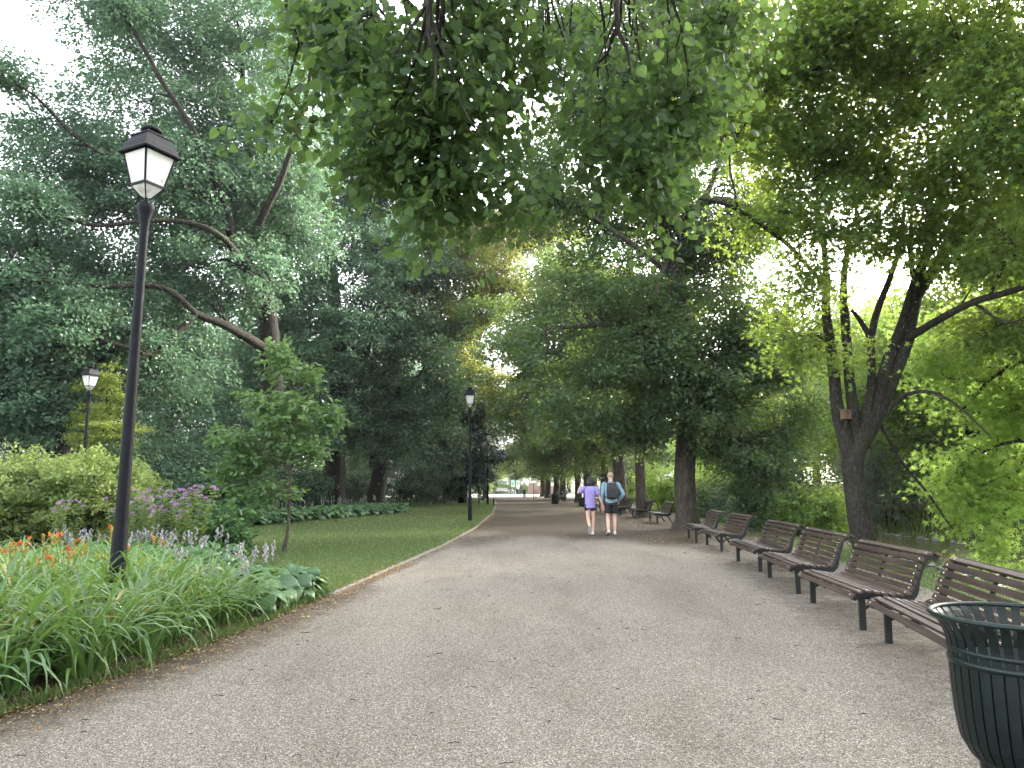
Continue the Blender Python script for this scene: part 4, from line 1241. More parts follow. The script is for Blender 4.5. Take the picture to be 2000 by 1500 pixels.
def make_bench():
    e = empty('park_bench', '', 'bench', (0, 0, 0), 0, 'brown slatted benches along the path')
    pr = bench_profile()
    seg = np.r_[0, np.cumsum(np.linalg.norm(np.diff(pr, axis=0), axis=1))]
    Ltot = seg[-1]
    HL = .98
    pitch = .0715
    n = int(Ltot / pitch)
    seat, back = MB(), MB()

    def at(s):
        y, z = np.interp(s, seg, pr[:, 0]), np.interp(s, seg, pr[:, 1])
        y2, z2 = np.interp(min(s + .01, Ltot), seg, pr[:, 0]), np.interp(min(s + .01, Ltot), seg, pr[:, 1])
        y1, z1 = np.interp(s - .01, seg, pr[:, 0]), np.interp(s - .01, seg, pr[:, 1])
        return y, z, math.atan2(z2 - z1, y2 - y1)
    g = random.Random(4)
    for i in range(n):
        s = (i + .5) * Ltot / n
        y, z, a = at(s)
        mb = seat if s < seg[np.argmax(pr[:, 0] > .465)] else back
        rot = Matrix.Rotation(a, 3, 'X')
        off = rot @ Vector((0, 0, .0125))
        j = g.uniform(-.003, .003)
        mb.box((g.uniform(-.002, .002), y + off.y, z + off.z + j * .3), (2 * HL + g.uniform(-.006, .006), .056, .024), rot)
        for bx in (-HL + .075, HL - .075):
            up = rot @ Vector((0, 0, .026))
            mb.box((bx, y + up.y, z + up.z + j * .3), (.017, .017, .006), rot, mi=1)
    seat.build('seat', [M['wood'], M['bolt']], e, bevel=.003)
    back.build('backrest', [M['wood'], M['bolt']], e, bevel=.003)
    for x in (-HL + .075, 0, HL - .075):
        w = .022 if x else .014
        f = MB()
        rs = []
        for s in np.linspace(.0, Ltot, 40):
            y, z, a = at(s)
            th = .045 + .035 * math.exp(-((s - seg[np.argmax(pr[:, 0] > .44)]) / .12) ** 2)
            if x == 0: th = .028
            nrm_ = (-math.sin(a), math.cos(a))
            top, bot = -.001, -th
            rs.append([(x - w, y + nrm_[0] * top, z + nrm_[1] * top), (x + w, y + nrm_[0] * top, z + nrm_[1] * top), (x + w, y + nrm_[0] * bot, z + nrm_[1] * bot), (x - w, y + nrm_[0] * bot, z + nrm_[1] * bot)])
        f.rings(rs, smooth=False)
        f.build('side_frame' if x else 'middle_strap', M['leg_metal'], e)
    for x in (-HL + .13, HL - .13):
        f = MB()
        f.box((x, .045, .135), (.045, .06, .44))
        f.box((x, .075, .32), (.02, .12, .05))
        f.build('leg', M['leg_metal'], e, bevel=.004)
        f = MB()
        f.tube([(x, .40, .315), (x, .46, .25), (x, .50, .18), (x, .57, .08), (x, .66, -.05)], [.034, .03, .026, .026, .03], 6, smooth=False)
        f.tube([(x, .06, .20), (x, .16, .265), (x, .30, .295), (x, .44, .285)], [.016, .016, .016, .016], 6, smooth=False)
        f.build('leg', M['leg_metal'], e)
    return e


bench0 = make_bench()
SP = 1.70


def place_bench(near, far, label, first=False):
    """near, far: ground points of the two front legs (far is the left one in the photo)"""
    n, f = np.array(near[:2], float), np.array(far[:2], float)
    d = (f - n) / np.linalg.norm(f - n)
    mid = (n + f) / 2
    o = bench0 if first else copy_tree(bench0)
    # local +X points along the bench toward the camera, local +Y towards the river
    ang = math.atan2(-d[1], -d[0])
    off = np.array([-d[1] * 0, 0])
    back = np.array([d[1], -d[0]])          # right-hand side when looking along d -> the river side
    loc = mid - back * .045
    o.location = (loc[0], loc[1], 0)
    o.rotation_euler = (R(random.uniform(-.8, .8)), R(random.uniform(-.5, .5)), ang + R(random.uniform(-.8, .8)))
    o['label'] = label
    return o


def near_far(px, py, dirv, which):
    g = G(px, py)[:2]
    d = np.array(dirv) / np.linalg.norm(dirv)
    return (g, g + d * SP) if which == 'near' else (g - d * SP, g)


specs = [
    ((1735, 1257), (.17, 1.0), 'far', 'nearest slatted bench, running behind the green litter bin'),
    ((1587, 1178), None, (1688, 1232), 'second nearest slatted bench, its curled back end beside the nearest one'),
    ((1502, 1128), None, (1562, 1162), 'third slatted bench from the litter bin'),
    ((1441, 1096), None, (1487, 1118), 'fourth slatted bench from the litter bin'),
    ((1381, 1065), None, (1410, 1077), 'right-hand bench of the close pair in front of the big linden'),
    ((1345, 1051), (.12, 1), 'far', 'left-hand bench of the close pair in front of the big linden'),
]
for i, (a, b, c, lab) in enumerate(specs):
    if b is None:
        pa, pc = G(*a)[:2], G(*c)[:2]
        place_bench(pc, pa, lab, i == 0)
    else:
        n_, f_ = near_far(a[0], a[1], b, c)
        place_bench(n_, f_, lab, i == 0)
n_, f_ = near_far(1284, 1023, (.02, 1), 'near')
place_bench(n_, f_, 'bench with its back to the river just left of the big linden trunk')
n_, f_ = near_far(1248, 1013, (.0, 1), 'near')
place_bench(n_, f_, 'bench partly hidden by the slim linden trunk')
n_, f_ = near_far(1212, 1006, (.0, 1), 'near')
place_bench(n_, f_, 'bench seen just right of the man with the backpack')
n_, f_ = near_far(1172, 1001, (.0, 1), 'near')
place_bench(n_, f_, 'bench seen between the two walkers')
n_, f_ = near_far(1092, 981, (-.05, 1), 'near')
place_bench(n_, f_, 'distant bench on which a person sits leaning back')
n_, f_ = near_far(1078, 975, (-.05, 1), 'near')
place_bench(n_, f_, 'distant bench behind the dark litter box')


# ------------------------------------------------------------------ green litter bin
def litter_bin(loc):
    e = empty('litter_bin', 'dark green flared steel litter bin with vertical straps in the near right corner', 'litter bin', loc, R(8))
    H = .80
    rim_r, body_r = .375, .305

    def rad(z):
        zz = [0.11, .15, .22, .33, .46, .60, .66, .70, .74, .775, .80]
        rr = [.200, .244, .279, .295, .302, .305, .307, .315, .329, .350, .372]
        return float(np.interp(z, zz, rr))
    zs = [.11, .13, .15, .18, .22, .27, .33, .39, .46, .54, .60, .64, .67, .70, .725, .75, .775, .795]
    s = MB()
    n = 36
    for k in range(n):
        a = 2 * math.pi * k / n
        rot = Matrix.Rotation(a, 3, 'Z')
        rs = []
        for z in zs:
            r = rad(z)
            w = .0225 * min(1.0, r / .30) if z < .62 else .0195
            rs.append([tuple(rot @ Vector(v)) for v in ((r - .003, -w, z), (r + .003, -w, z), (r + .003, w, z), (r - .003, w, z))])
        s.rings(rs, smooth=False)
    s.build('straps', M['bin_green'], e)
    b = MB()
    for z0, z1 in ((.575, .602), (.632, .655)):
        b.lathe([(rad(z0) + .0035, z0), (rad(z0) + .009, z0), (rad(z1) + .009, z1), (rad(z1) + .0035, z1)], 64, caps=False)
        b.lathe([(rad(z1) + .0035, z1), (rad(z0) + .0035, z0)], 64, caps=False)
    b.build('band', M['bin_band'], e)
    t = MB()
    rs = []
    for k in range(72):
        a = 2 * math.pi * k / 72
        ring = []
        for j in range(10):
            c = 2 * math.pi * j / 10
            r = rim_r + .013 * math.cos(c)
            ring.append((r * math.cos(a), r * math.sin(a), .80 + .013 * math.sin(c)))
        rs.append(ring)
    t.rings(rs, smooth=True, closed=True)
    t.build('rim', M['bin_band'], e)
    l = MB()
    l.lathe([(.0, .14), (.19, .14), (.245, .23), (.262, .36), (.27, .60), (.262, .60), (.255, .36), (.237, .23), (.18, .155), (0, .155)], 48, caps=False)
    l.build('liner', M['bin_in'], e)
    f = MB()
    f.lathe([(.0, .075), (.205, .075), (.21, .10), (.197, .125), (.0, .13)], 40)
    f.build('base_ring', M['bin_green'], e)
    f = MB()
    f.lathe([(.215, -.05), (.215, .065), (.205, .078), (0, .08)], 32)
    f.build('concrete_foot', M['concrete'], e)
    return e


litter_bin((2.45, 3.70, 0))

# nest box in the fork of the maple
nb = empty('nest_box', 'small square wooden nest box fixed in the fork of the speckled maple', 'nest box', tuple(P(1652, 812, 16.25)), R(12))
b = MB(); b.box((0, 0, .02), (.17, .16, .19)); b.build('box', M['birdhouse'], nb, bevel=.004)
b = MB(); b.box((0, -.015, .125), (.20, .21, .018), Matrix.Rotation(R(8), 3, 'X')); b.build('lid', M['birdhouse'], nb)
b = MB(); b.tube([(0, -.083, .05), (0, -.079, .05)], .022, 12); b.build('entrance_hole', M['black_cloth'], nb)
b = MB(); b.box((0, .0, -.16), (.06, .05, .17)); b.build('bracket', M['bark'], nb)


# ------------------------------------------------------------------ people
def skin_body(verts, edges, radii, root=0, levels=1):
    me = bpy.data.meshes.new('tmp_body')
    me.from_pydata(verts, edges, [])
    o = bpy.data.objects.new('tmp_body', me)
    COL.objects.link(o)
    sk = o.modifiers.new('skin', 'SKIN')
    sk.use_smooth_shade = True
    lay = me.skin_vertices[0].data if me.skin_vertices else None
    if lay is None:
        bpy.context.view_layer.objects.active = o
        bpy.ops.mesh.customdata_skin_add()
        lay = me.skin_vertices[0].data
    for i, r in enumerate(radii):
        lay[i].radius = r if isinstance(r, tuple) else (r, r)
        lay[i].use_root = (i == root)
    ss = o.modifiers.new('sub', 'SUBSURF')
    ss.levels = ss.render_levels = levels + 1
    dg = bpy.context.evaluated_depsgraph_get()
    ev = o.evaluated_get(dg)
    m2 = bpy.data.meshes.new_from_object(ev)
    v = [tuple(x.co) for x in m2.vertices]
    f = [tuple(p.vertices) for p in m2.polygons]
    bpy.data.objects.remove(o)
    bpy.data.meshes.remove(m2)
    return v, f


def ell_loft(mb, secs, k=16, mi=0, wob=0.0, seed=0):
    """secs: (x,y,z,rx,ry) horizontal ellipses"""
    g = random.Random(seed)
    ph = [g.uniform(0, 6.28) for _ in range(4)]
    rs = []
    for x, y, z, rx, ry in secs:
        ring = []
        for j in range(k):
            a = 2 * math.pi * j / k
            w = 1 + wob * (math.sin(3 * a + ph[0] + z * 14) + .7 * math.sin(5 * a + ph[1] - z * 22))
            ring.append((x + rx * w * math.cos(a), y + ry * w * math.sin(a), z + wob * .25 * math.sin(2 * a + ph[2])))
        rs.append(ring)
    mb.rings(rs, mi, True)


def figure(label, loc, rz, H, legs, arms, lean=(0, 0), head_turn=0.0, seat_z=None, top='blue', bottom='black_cloth', sleeve=1.0, shorts=.45, hem=.86,
           hair='short', female=False, shoe='shoe', extra=None, grp=None):
    """legs/arms: for the left (-x) then right (+x) side; the figure faces +Y. sizes for a 1.75 m body."""
    s = H / 1.75
    e = empty('person', label, 'person', loc, rz, grp, s)
    pz = .93 if seat_z is None else seat_z + .08
    dz = pz - .93
    lx, ly = lean

    def T(x, y, z):           # torso point with lean above the pelvis
        t = (z - .93) / .6
        return (x + lx * t, y + ly * t, z + dz)
    sh = .175 if female else .195
    hipx = .088
    V, E, Rr = [], [], []

    def add(p, r, par=None):
        V.append(tuple(p)); Rr.append(r)
        if par is not None: E.append((par, len(V) - 1))
        return len(V) - 1
    pel = add(T(0, 0, .95), (.135, .10))
    wai = add(T(0, 0, 1.10), (.115 if female else .13, .09), pel)
    che = add(T(0, 0, 1.30), (.135 if female else .155, .10), wai)
    nb_ = add(T(0, 0, 1.44), (.07, .06), che)
    ne = add(T(0, .01, 1.505), (.048, .048), nb_)
    h0 = add(T(0, .02, 1.58), (.070, .078), ne)
    h1 = add(T(0, .025, 1.655), (.077, .090), h0)
    h2 = add(T(0, .02, 1.70), (.055, .065), h1)
    for side, (el, wr, hd) in zip((-1, 1), arms):
        s0 = T(side * sh, 0, 1.41)
        a = add(T(side * sh * .62, 0, 1.40), (.065, .06), che)
        b = add(s0, .052, a)
        elp = (s0[0] + el[0], s0[1] + el[1], s0[2] + el[2])
        wrp = (elp[0] + wr[0], elp[1] + wr[1], elp[2] + wr[2])
        c = add([(p + q) / 2 for p, q in zip(s0, elp)], .043, b)
        d = add(elp, .036, c)
        f = add([(p + q) / 2 for p, q in zip(elp, wrp)], .034, d)
        g_ = add(wrp, .023, f)
        hv = Vector(hd).normalized()
        acr = hv.cross(Vector((0, 0, 1)) if abs(hv.z) < .7 else Vector((0, 1, 0))).normalized()
        palm = Vector(wrp) + hv * .055
        pm_ = add(palm, (.026, .026), g_)
        for q, (o_, L) in enumerate([(-.030, .060), (-.010, .075), (.010, .08), (.028, .07)]):
            k0 = palm + acr * o_ + hv * .035
            f1 = add(k0, .0085, pm_)
            f2 = add(k0 + hv * L * .55 + Vector((-side * .008, .008, 0)), .0075, f1)
            add(k0 + hv * L + Vector((-side * .022, .014, 0)), .006, f2)
        th = palm - hv * .02 + Vector((0, .028, 0))
        t1 = add(th, .010, pm_)
        add(th + hv * .04 + Vector((0, .018, 0)), .008, t1)
    feet = []
    legpts = []
    for side, (kn, an, toe) in zip((-1, 1), legs):
        hp = (side * hipx + 0, 0, pz - .03)
        knp = tuple(kn); anp = tuple(an)
        a = add(hp, (.088, .088), pel)
        m_ = add([(p * .5 + q * .5) for p, q in zip(hp, knp)], .075, a)
        b = add(knp, .052, m_)
        ca = add([(p * .68 + q * .32) for p, q in zip(knp, anp)], .053, b)
        c = add(anp, .034, ca)
        tv = Vector(toe).normalized()
        add(Vector(anp) + tv * .10, (.032, .028), c)
        feet.append((anp, tv)); legpts.append((hp, knp, anp))
    v, f = skin_body(V, E, Rr, pel)
    bd = MB()
    bd.add(v, f, 0, True)
    # face: nose, ears, eyes, mouth
    hc = Vector(T(0, .025, 1.63))
    rt = Matrix.Rotation(head_turn, 3, 'Z')

    def HP(x, y, z): return tuple(hc + rt @ Vector((x, y, z)))
    bd.ellipsoid(HP(0, .098, -.005), (.012, .018, .022), 8, 5)
    for sx in (-1, 1):
        bd.ellipsoid(HP(sx * .078, 0, .0), (.010, .018, .030), 8, 5)
        bd.ellipsoid(HP(sx * .030, .084, .02), (.012, .008, .008), 8, 5, mi=1)
    bd.ellipsoid(HP(0, .090, -.05), (.022, .008, .007), 8, 5, mi=2)
    bd.build('body', [M['skin'], M['hair_dark'], M['skin']], e)
    # hair
    hr = MB()
    if hair == 'bob':
        hr.ellipsoid(HP(0, -.018, .03), (.100, .105, .105), 18, 12)
        ell_loft(hr, [(*HP(0, -.035, -.16), .085, .055), (*HP(0, -.035, -.12), .118, .078), (*HP(0, -.03, -.06), .12, .088), (*HP(0, -.02, .0), .112, .092), (*HP(0, -.018, .05), .10, .09)], 20, wob=.03)
        hr.build('hair', M['hair_dark'], e)
    else:
        hr.ellipsoid(HP(0, -.008, .028), (.083, .097, .088), 16, 10)
        hr.build('hair', M['hair_short'] if hair == 'short' else M['hair_dark'], e)
    # top
    st = MB()
    w = 1.0 if not female else .96
    secs = [(*T(0, 0, hem), .165 * w + (.02 if female else 0), .125), (*T(0, 0, hem + .05), .175 * w + (.012 if female else 0), .13), (*T(0, 0, 1.05), .165 * w, .122), (*T(0, 0, 1.2), .175 * w, .13), (*T(0, 0, 1.33), .195 * w, .135), (*T(0, 0, 1.405), .185 * w, .115), (*T(0, 0, 1.445), .13, .085), (*T(0, .0, 1.475), .068, .062), (*T(0, .0, 1.495), .062, .058)]
    ell_loft(st, secs, 22, wob=.022, seed=3)
    for side, (el, wr, hd) in zip((-1, 1), arms):
        s0 = np.array(T(side * (sh - .04), 0, 1.405)); s1 = np.array(T(side * sh, 0, 1.405))
        elp = s1 + np.array(el)
        pts = [s0, s1 + .04 * np.array(el), s1 + .5 * np.array(el), elp]
        rr = [.065, .070, .064, .058]
        if sleeve > 1:
            pts += [elp + np.array(wr) * .5, elp + np.array(wr) * .93]
            rr += [.050, .038]
        else:
            pts = pts[:2] + [s1 + sleeve * .5 * np.array(el), s1 + sleeve * np.array(el)]
            rr = [.068, .074, .076, .078]
        q = cat([(*p, r) for p, r in zip(pts, rr)], .03, 5, .004)
        st.tube(q[:, :3], q[:, 3] * (1 + .05 * np.sin(np.arange(len(q)) * 1.9)), 12)
    st.build('shirt', M[top], e)
    bt = MB()
    if seat_z is None:
        ell_loft(bt, [(0, 0, pz - .10, .165, .12), (0, 0, pz - .02, .172, .125), (0, 0, pz + .06, .155, .115), (0, 0, pz + .09, .14, .105)], 20, wob=.01)
    else:
        ell_loft(bt, [(0, 0, pz - .09, .15, .11), (0, 0, pz - .02, .172, .13), (0, 0, pz + .08, .15, .115)], 20)
    for side, (hp, knp, anp) in zip((-1, 1), legpts):
        hp, knp, anp = map(np.array, (hp, knp, anp))
        if shorts <= 1:
            pts = [hp + (0, 0, .03), hp * .75 + knp * .25, hp * (1 - shorts) + knp * shorts]
            rr = [.10, .100, .094]
        else:
            pts = [hp + (0, 0, .03), hp * .5 + knp * .5, knp, knp * .5 + anp * .5, anp + (0, 0, .03)]
            rr = [.10, .09, .07, .065, .055]
        q = cat([(*p, r) for p, r in zip(pts, rr)], .04, 6, .003)
        bt.tube(q[:, :3], q[:, 3], 14)
    bt.build('trousers' if shorts > 1 else 'shorts', M[bottom], e)
    for anp, tv in feet:
        sb = MB()
        y = tv
        x = y.cross(Vector((0, 0, 1)))
        x = x.normalized() if x.length > .1 else Vector((1, 0, 0))
        z = x.cross(y).normalized()
        o_ = Vector(anp)
        rs, so = [], []
        for t, wd, hh in [(-.075, .026, .055), (-.065, .036, .085), (-.02, .040, .085), (.04, .043, .058), (.10, .048, .045), (.15, .044, .035), (.175, .025, .022)]:
            ring, ring2 = [], []
            for j in range(12):
                c = 2 * math.pi * j / 12
                ring.append(tuple(o_ + y * t + x * wd * math.cos(c) + z * (-.07 + .018 + hh * .5 + hh * .5 * math.sin(c))))
            for cx_, cz_ in ((-1, 0), (1, 0), (1, 1), (-1, 1)):
                ring2.append(tuple(o_ + y * t + x * (wd + .003) * cx_ + z * (-.072 + .022 * cz_)))
            rs.append(ring); so.append(ring2)
        sb.rings(rs, 0, True)
        sb.rings(so, 1, False)
        sb.build('shoe', [M[shoe], M['sole']], e)
    if extra: extra(e, T)
    return e


def backpack(e, T):
    b = MB()
    rs = []
    for z, w, d in [(1.0, .10, .05), (1.01, .135, .085), (1.08, .15, .105), (1.2, .152, .115), (1.32, .148, .105), (1.41, .13, .075), (1.45, .09, .045)]:
        c = T(0, -.125 - d * .6, z)
        ring = []
        for j in range(20):
            a = 2 * math.pi * j / 20
            ca, sa = math.cos(a), math.sin(a)
            ring.append((c[0] + w * math.copysign(abs(ca) ** .45, ca), c[1] + d * math.copysign(abs(sa) ** .6, sa), c[2]))
        rs.append(ring)
    b.rings(rs)
    c = T(0, -.30, 1.16)
    b.box(c, (.22, .03, .22))
    bp = empty('backpack', 'black backpack worn on both shoulders by the walking man in the light blue shirt', 'backpack', (0, 0, 0))
    bp.location = e.location
    bp.rotation_euler = e.rotation_euler
    bp.scale = e.scale
    b.build('bag', M['bag'], bp)
    for sx in (-1, 1):
        st = MB()
        st.tube([T(sx * .10, -.14, 1.40), T(sx * .125, -.08, 1.475), T(sx * .135, .02, 1.49), T(sx * .14, .12, 1.40), T(sx * .145, .15, 1.25), T(sx * .16, .08, 1.10), T(sx * .15, -.10, 1.04)], .016, 6)
        st.build('shoulder_strap', M['bag'], bp)
    st = MB()
    st.tube([T(-.04, -.20, 1.44), T(-.03, -.20, 1.485), T(.03, -.20, 1.485), T(.04, -.20, 1.44)], .008, 6)
    st.build('grab_handle', M['bag'], bp)


gw, gm = G(1154, 1046), G(1195, 1046)
figure('woman walking away in purple t-shirt and black shorts, one hand raised to her head', (gw[0], gw[1], 0), R(-3), 1.66,
       legs=[((-.075, -.03, .49), (-.045, -.34, .245), (.02, .25, -1)), ((.085, .05, .50), (.06, .02, .085), (.05, 1, -.12))],
       arms=[((-.20, .04, -.16), (.09, .06, .23), (.35, .1, .9)), ((.10, -.02, -.27), (.10, .02, -.24), (.25, .1, -1))],
       lean=(0, .03), top='purple', sleeve=.72, shorts=.34, hem=.82, hair='bob', female=True)
figure('man walking away in a light blue long-sleeved shirt and dark shorts with a backpack', (gm[0], gm[1], 0), R(2), 1.80,
       legs=[((-.10, .02, .50), (-.12, -.16, .13), (-.05, 1, -.35)), ((.10, .08, .50), (.09, .03, .085), (.05, 1, -.1))],
       arms=[((-.05, .00, -.30), (-.005, .07, -.25), (.0, .25, -1)), ((.13, -.07, -.26), (-.09, .13, -.20), (-.3, .4, -.9))],
       lean=(0, .04), top='blue', sleeve=2, shorts=.72, hem=.90, hair='short', extra=backpack)

M['tan_cloth'] = plain('tan_cloth', (.33, .20, .10), .8, 0, .15, 9)
M['teal_cloth'] = plain('pale_teal_cloth', (.20, .30, .29), .8, 0, .15, 9)
M['white_cloth'] = plain('white_cloth', (.65, .63, .60), .8, 0, .1, 9)
SEAT = [((-.10, .42, .47), (-.10, .50, .085), (0, 1, -.1)), ((.10, .42, .47), (.12, .42, .085), (0, 1, -.1))]
ARM_LAP = [((-.06, .14, -.24), (.05, .22, .06), (.3, .8, .3)), ((.06, .14, -.24), (-.05, .22, .08), (-.3, .8, .3))]
p5 = G(1093, 981)
figure('person in pale teal clothes leaning back on a distant bench', (p5[0] + .50, p5[1] + .75, 0), R(88), 1.70, SEAT, ARM_LAP, lean=(0, -.22), seat_z=.43, top='teal_cloth', bottom='teal_cloth', sleeve=2, shorts=2, hair='dark')
p6 = G(1078, 975)
figure('person in a tan jacket sitting behind the dark litter box', (p6[0] + .50, p6[1] + .75, 0), R(88), 1.70, SEAT, ARM_LAP, lean=(0, -.05), seat_z=.43, top='tan_cloth', bottom='black_cloth', sleeve=2, shorts=2, hair='dark')
STAND = [((-.09, .03, .50), (-.09, -.02, .085), (0, 1, -.1)), ((.09, .05, .50), (.09, .08, .085), (0, 1, -.1))]
ARM_DN = [((-.06, 0, -.29), (0, .06, -.25), (0, .2, -1)), ((.07, 0, -.29), (0, .06, -.25), (0, .2, -1))]
figure('distant person in dark clothes standing at the far end of the path', (X_at(1023.5, 84), 84, 0), R(-60), 1.78, STAND, ARM_DN, top='white_cloth', bottom='black_cloth', sleeve=.8, shorts=2, hair='dark')
figure('distant person in a white shirt and black trousers in front of the notice boards', (X_at(1011, 106), 106, 0), R(20), 1.72, STAND, ARM_DN, top='white_cloth', bottom='black_cloth', sleeve=.8, shorts=2, hair='dark')


# ------------------------------------------------------------------ small things at the far end
def thing_mesh(b, name, label, cat_, loc, mats, rz=0, bevel=None, group=None):
    o = b.build(name, mats, None, bevel)
    o.location = loc
    o.rotation_euler = (0, 0, rz)
    return tag(o, label, cat_, group)


M['board'] = plain('pale_green_poster', (.42, .66, .55), .5, 0, .35, 3.5, col2=(.62, .80, .78))
M['board2'] = plain('green_poster_patch', (.18, .45, .25), .5, 0, .3, 6)
M['board_frame'] = plain('dark_grey_frame', (.05, .08, .08), .5, 0, .2, 6)
M['brick'] = plain('pinkish_brick', (.30, .21, .18), .85, 0, .25, 9)
M['rust'] = plain('dark_red_paint', (.09, .03, .025), .6, 0, .3, 9)
M['pale_paint'] = plain('pale_paint', (.6, .6, .56), .6, 0, .1, 9)
M['kiosk'] = plain('pale_blue_wall', (.35, .50, .55), .6, 0, .15, 5)
M['glass'] = plain('dark_glass', (.05, .09, .1), .1, 0, .1, 5)
e = empty('notice_board', 'pair of pale green notice boards standing side by side at the far plaza', 'notice board', (X_at(1006.5, 110), 110, 0))
for sx in (-.36, .36):
    b = MB(); b.box((sx, 0, 1.62), (.60, .05, 1.04)); b.build('board', M['board_frame'], e)
    b = MB(); b.box((sx, -.03, 1.62), (.54, .02, .98)); f_ = b.build('poster', M['board'], e)
    b = MB(); b.ellipsoid((sx - .02, -.045, 1.55), (.12, .006, .28)); b.ellipsoid((sx + .08, -.045, 1.7), (.07, .006, .16)); b.build('green_motif', M['board2'], f_)
for sx in (-.70, 0, .70):
    b = MB(); b.box((sx, 0, 1.08), (.07, .07, 2.2)); b.build('post', M['board_frame'], e)
b = MB(); b.box((0, 0, .5), (1.4, .06, .8)); b.build('lower_panel', M['board_frame'], e)
for px, pyt, Y, lab in ((1042, 944, 74, 'thin dark red post with a white band beside the far linden trunks, the taller one'), (1046.3, 956, 74, 'shorter dark red post with a white band beside the far linden trunks')):
    h = P(px, pyt, Y)[2]
    e = empty('marker_post', lab, 'post', (X_at(px, Y), Y, 0), group='red marker posts')
    b = MB(); b.lathe([(.045, -.1), (.045, .28), (.045, .281)], 10); b.lathe([(.045, .5), (.045, h - .02), (.02, h)], 10); b.build('post_body', M['rust'], e)
    b = MB(); b.lathe([(.047, .281), (.047, .499)], 10); b.build('white_band', M['pale_paint'], e)
for px, Y, h, lab in ((936.3, 54, .80, 'thin dark bollard between the two lamp posts on the lawn edge'), (964, 52, .56, 'short dark bollard just right of the distant lamp post')):
    b = MB(); b.lathe([(.04, -.1), (.04, h - .06), (.046, h - .05), (.046, h - .02), (.02, h)], 12)
    thing_mesh(b, 'bollard', lab, 'bollard', (X_at(px, Y), Y, 0), M['black_metal'], group='dark bollards')
e = empty('litter_box', 'dark square litter box beside the person sitting on the distant bench', 'litter bin', (X_at(1083, 56), 56, 0))
b = MB(); b.box((0, 0, .36), (.50, .45, .68), taper=1.06); b.build('box', M['bin_green'], e, bevel=.02)
b = MB(); b.box((0, 0, .73), (.56, .5, .05)); b.build('rim', M['bin_green'], e, bevel=.01)
e = empty('round_bin', 'round dark green bin standing left of the woman in purple', 'litter bin', (X_at(1136, 50), 50, 0))
b = MB(); b.lathe([(.2, 0), (.26, .1), (.27, .45), (.30, .55)], 20); b.build('drum', M['bin_green'], e)
b = MB(); b.lathe([(.27, .5), (.315, .53), (.315, .57), (.27, .58)], 20); b.build('rim', M['bin_band'], e)
e = empty('pale_bench', 'white slatted bench on the far sunlit plaza', 'bench', (X_at(981, 116), 116, 0))
b = MB()
for k in range(5): b.box((0, -.25 + .11 * k, .45), (1.9, .09, .03))
b.build('seat', M['pale_paint'], e)
b = MB()
for k in range(4): b.box((0, .28 + .03 * k, .56 + .12 * k), (1.9, .03, .09))
b.build('backrest', M['pale_paint'], e)
for sx in (-.85, .85):
    b = MB(); b.box((sx, -.2, .21), (.06, .06, .44)); b.box((sx, .3, .45), (.06, .06, .95)); b.build('leg', M['leg_metal'], e)
e = empty('bicycle', 'pale parked bicycle beside the white bench on the plaza', 'bicycle', (X_at(996.5, 104), 104, 0), R(25))
for sx in (-.5, .5):
    b = MB()
    rs = []
    for k in range(24):
        a = 2 * math.pi * k / 24
        rs.append([(sx + (.32 + .02 * math.cos(c)) * math.cos(a), .02 * math.sin(c), .34 + (.32 + .02 * math.cos(c)) * math.sin(a)) for c in (0, 1.57, 3.14, 4.71)])
    b.rings(rs, closed=True)
    for k in range(6): b.tube([(sx, 0, .34), (sx + .31 * math.cos(k * 1.05), 0, .34 + .31 * math.sin(k * 1.05))], .004, 4)
    b.build('wheel', M['pale_paint'], e)
b = MB()
for p_, q_ in (((-.5, 0, .34), (-.18, 0, .75)), ((-.5, 0, .34), (-.08, 0, .32)), ((-.08, 0, .32), (-.2, 0, .8)), ((-.08, 0, .32), (.36, 0, .78)), ((-.18, 0, .75), (.36, 0, .85)), ((.5, 0, .34), (.34, 0, .98))):
    b.tube([p_, q_], .02, 6)
b.build('frame', M['pale_paint'], e)
b = MB(); b.box((-.22, 0, .84), (.24, .12, .05)); b.build('saddle', M['black_cloth'], e)
b = MB(); b.tube([(.28, -.25, 1.0), (.34, 0, 1.0), (.28, .25, 1.0)], .015, 6); b.build('handlebar', M['leg_metal'], e)
e = empty('bent_arm_lamp', 'slim street lamp with a bent arm behind the far plaza', 'street lamp', (X_at(968.5, 119), 119, 0))
b = MB(); b.tube([(0, 0, 0), (0, 0, 2.6), (-.1, 0, 3.0), (-.5, 0, 3.25)], [.06, .05, .045, .035], 8); b.build('pole', M['board_frame'], e)
b = MB(); b.box((-.7, 0, 3.27), (.5, .2, .1)); b.build('lamp_head', M['board_frame'], e, bevel=.02)
e = empty('brick_wall', 'low pinkish brick pier and wall at the far end right of the notice boards', 'wall', (X_at(1040, 114), 114, 0))
b = MB(); b.box((0, 0, .85), (1.3, .4, 1.7)); b.box((2.6, .1, .65), (3.9, .3, 1.3)); b.build('wall_body', M['brick'], e)
b = MB(); b.box((0, 0, 1.74), (1.45, .5, .08)); b.box((2.65, .1, 1.34), (3.95, .4, .07)); b.build('coping', M['pale_paint'], e)
e = empty('kiosk', 'small pale blue kiosk behind the far shrubs', 'kiosk', (X_at(982, 124), 124, 0))
b = MB(); b.box((0, 0, 1.0), (1.5, 1.5, 2.0)); b.build('wall', M['kiosk'], e)
b = MB(); b.box((0, 0, 2.06), (1.9, 1.9, .12)); b.build('roof', M['pale_paint'], e)
b = MB(); b.box((0, -.76, 1.25), (.8, .03, .6)); b.build('window', M['glass'], e)
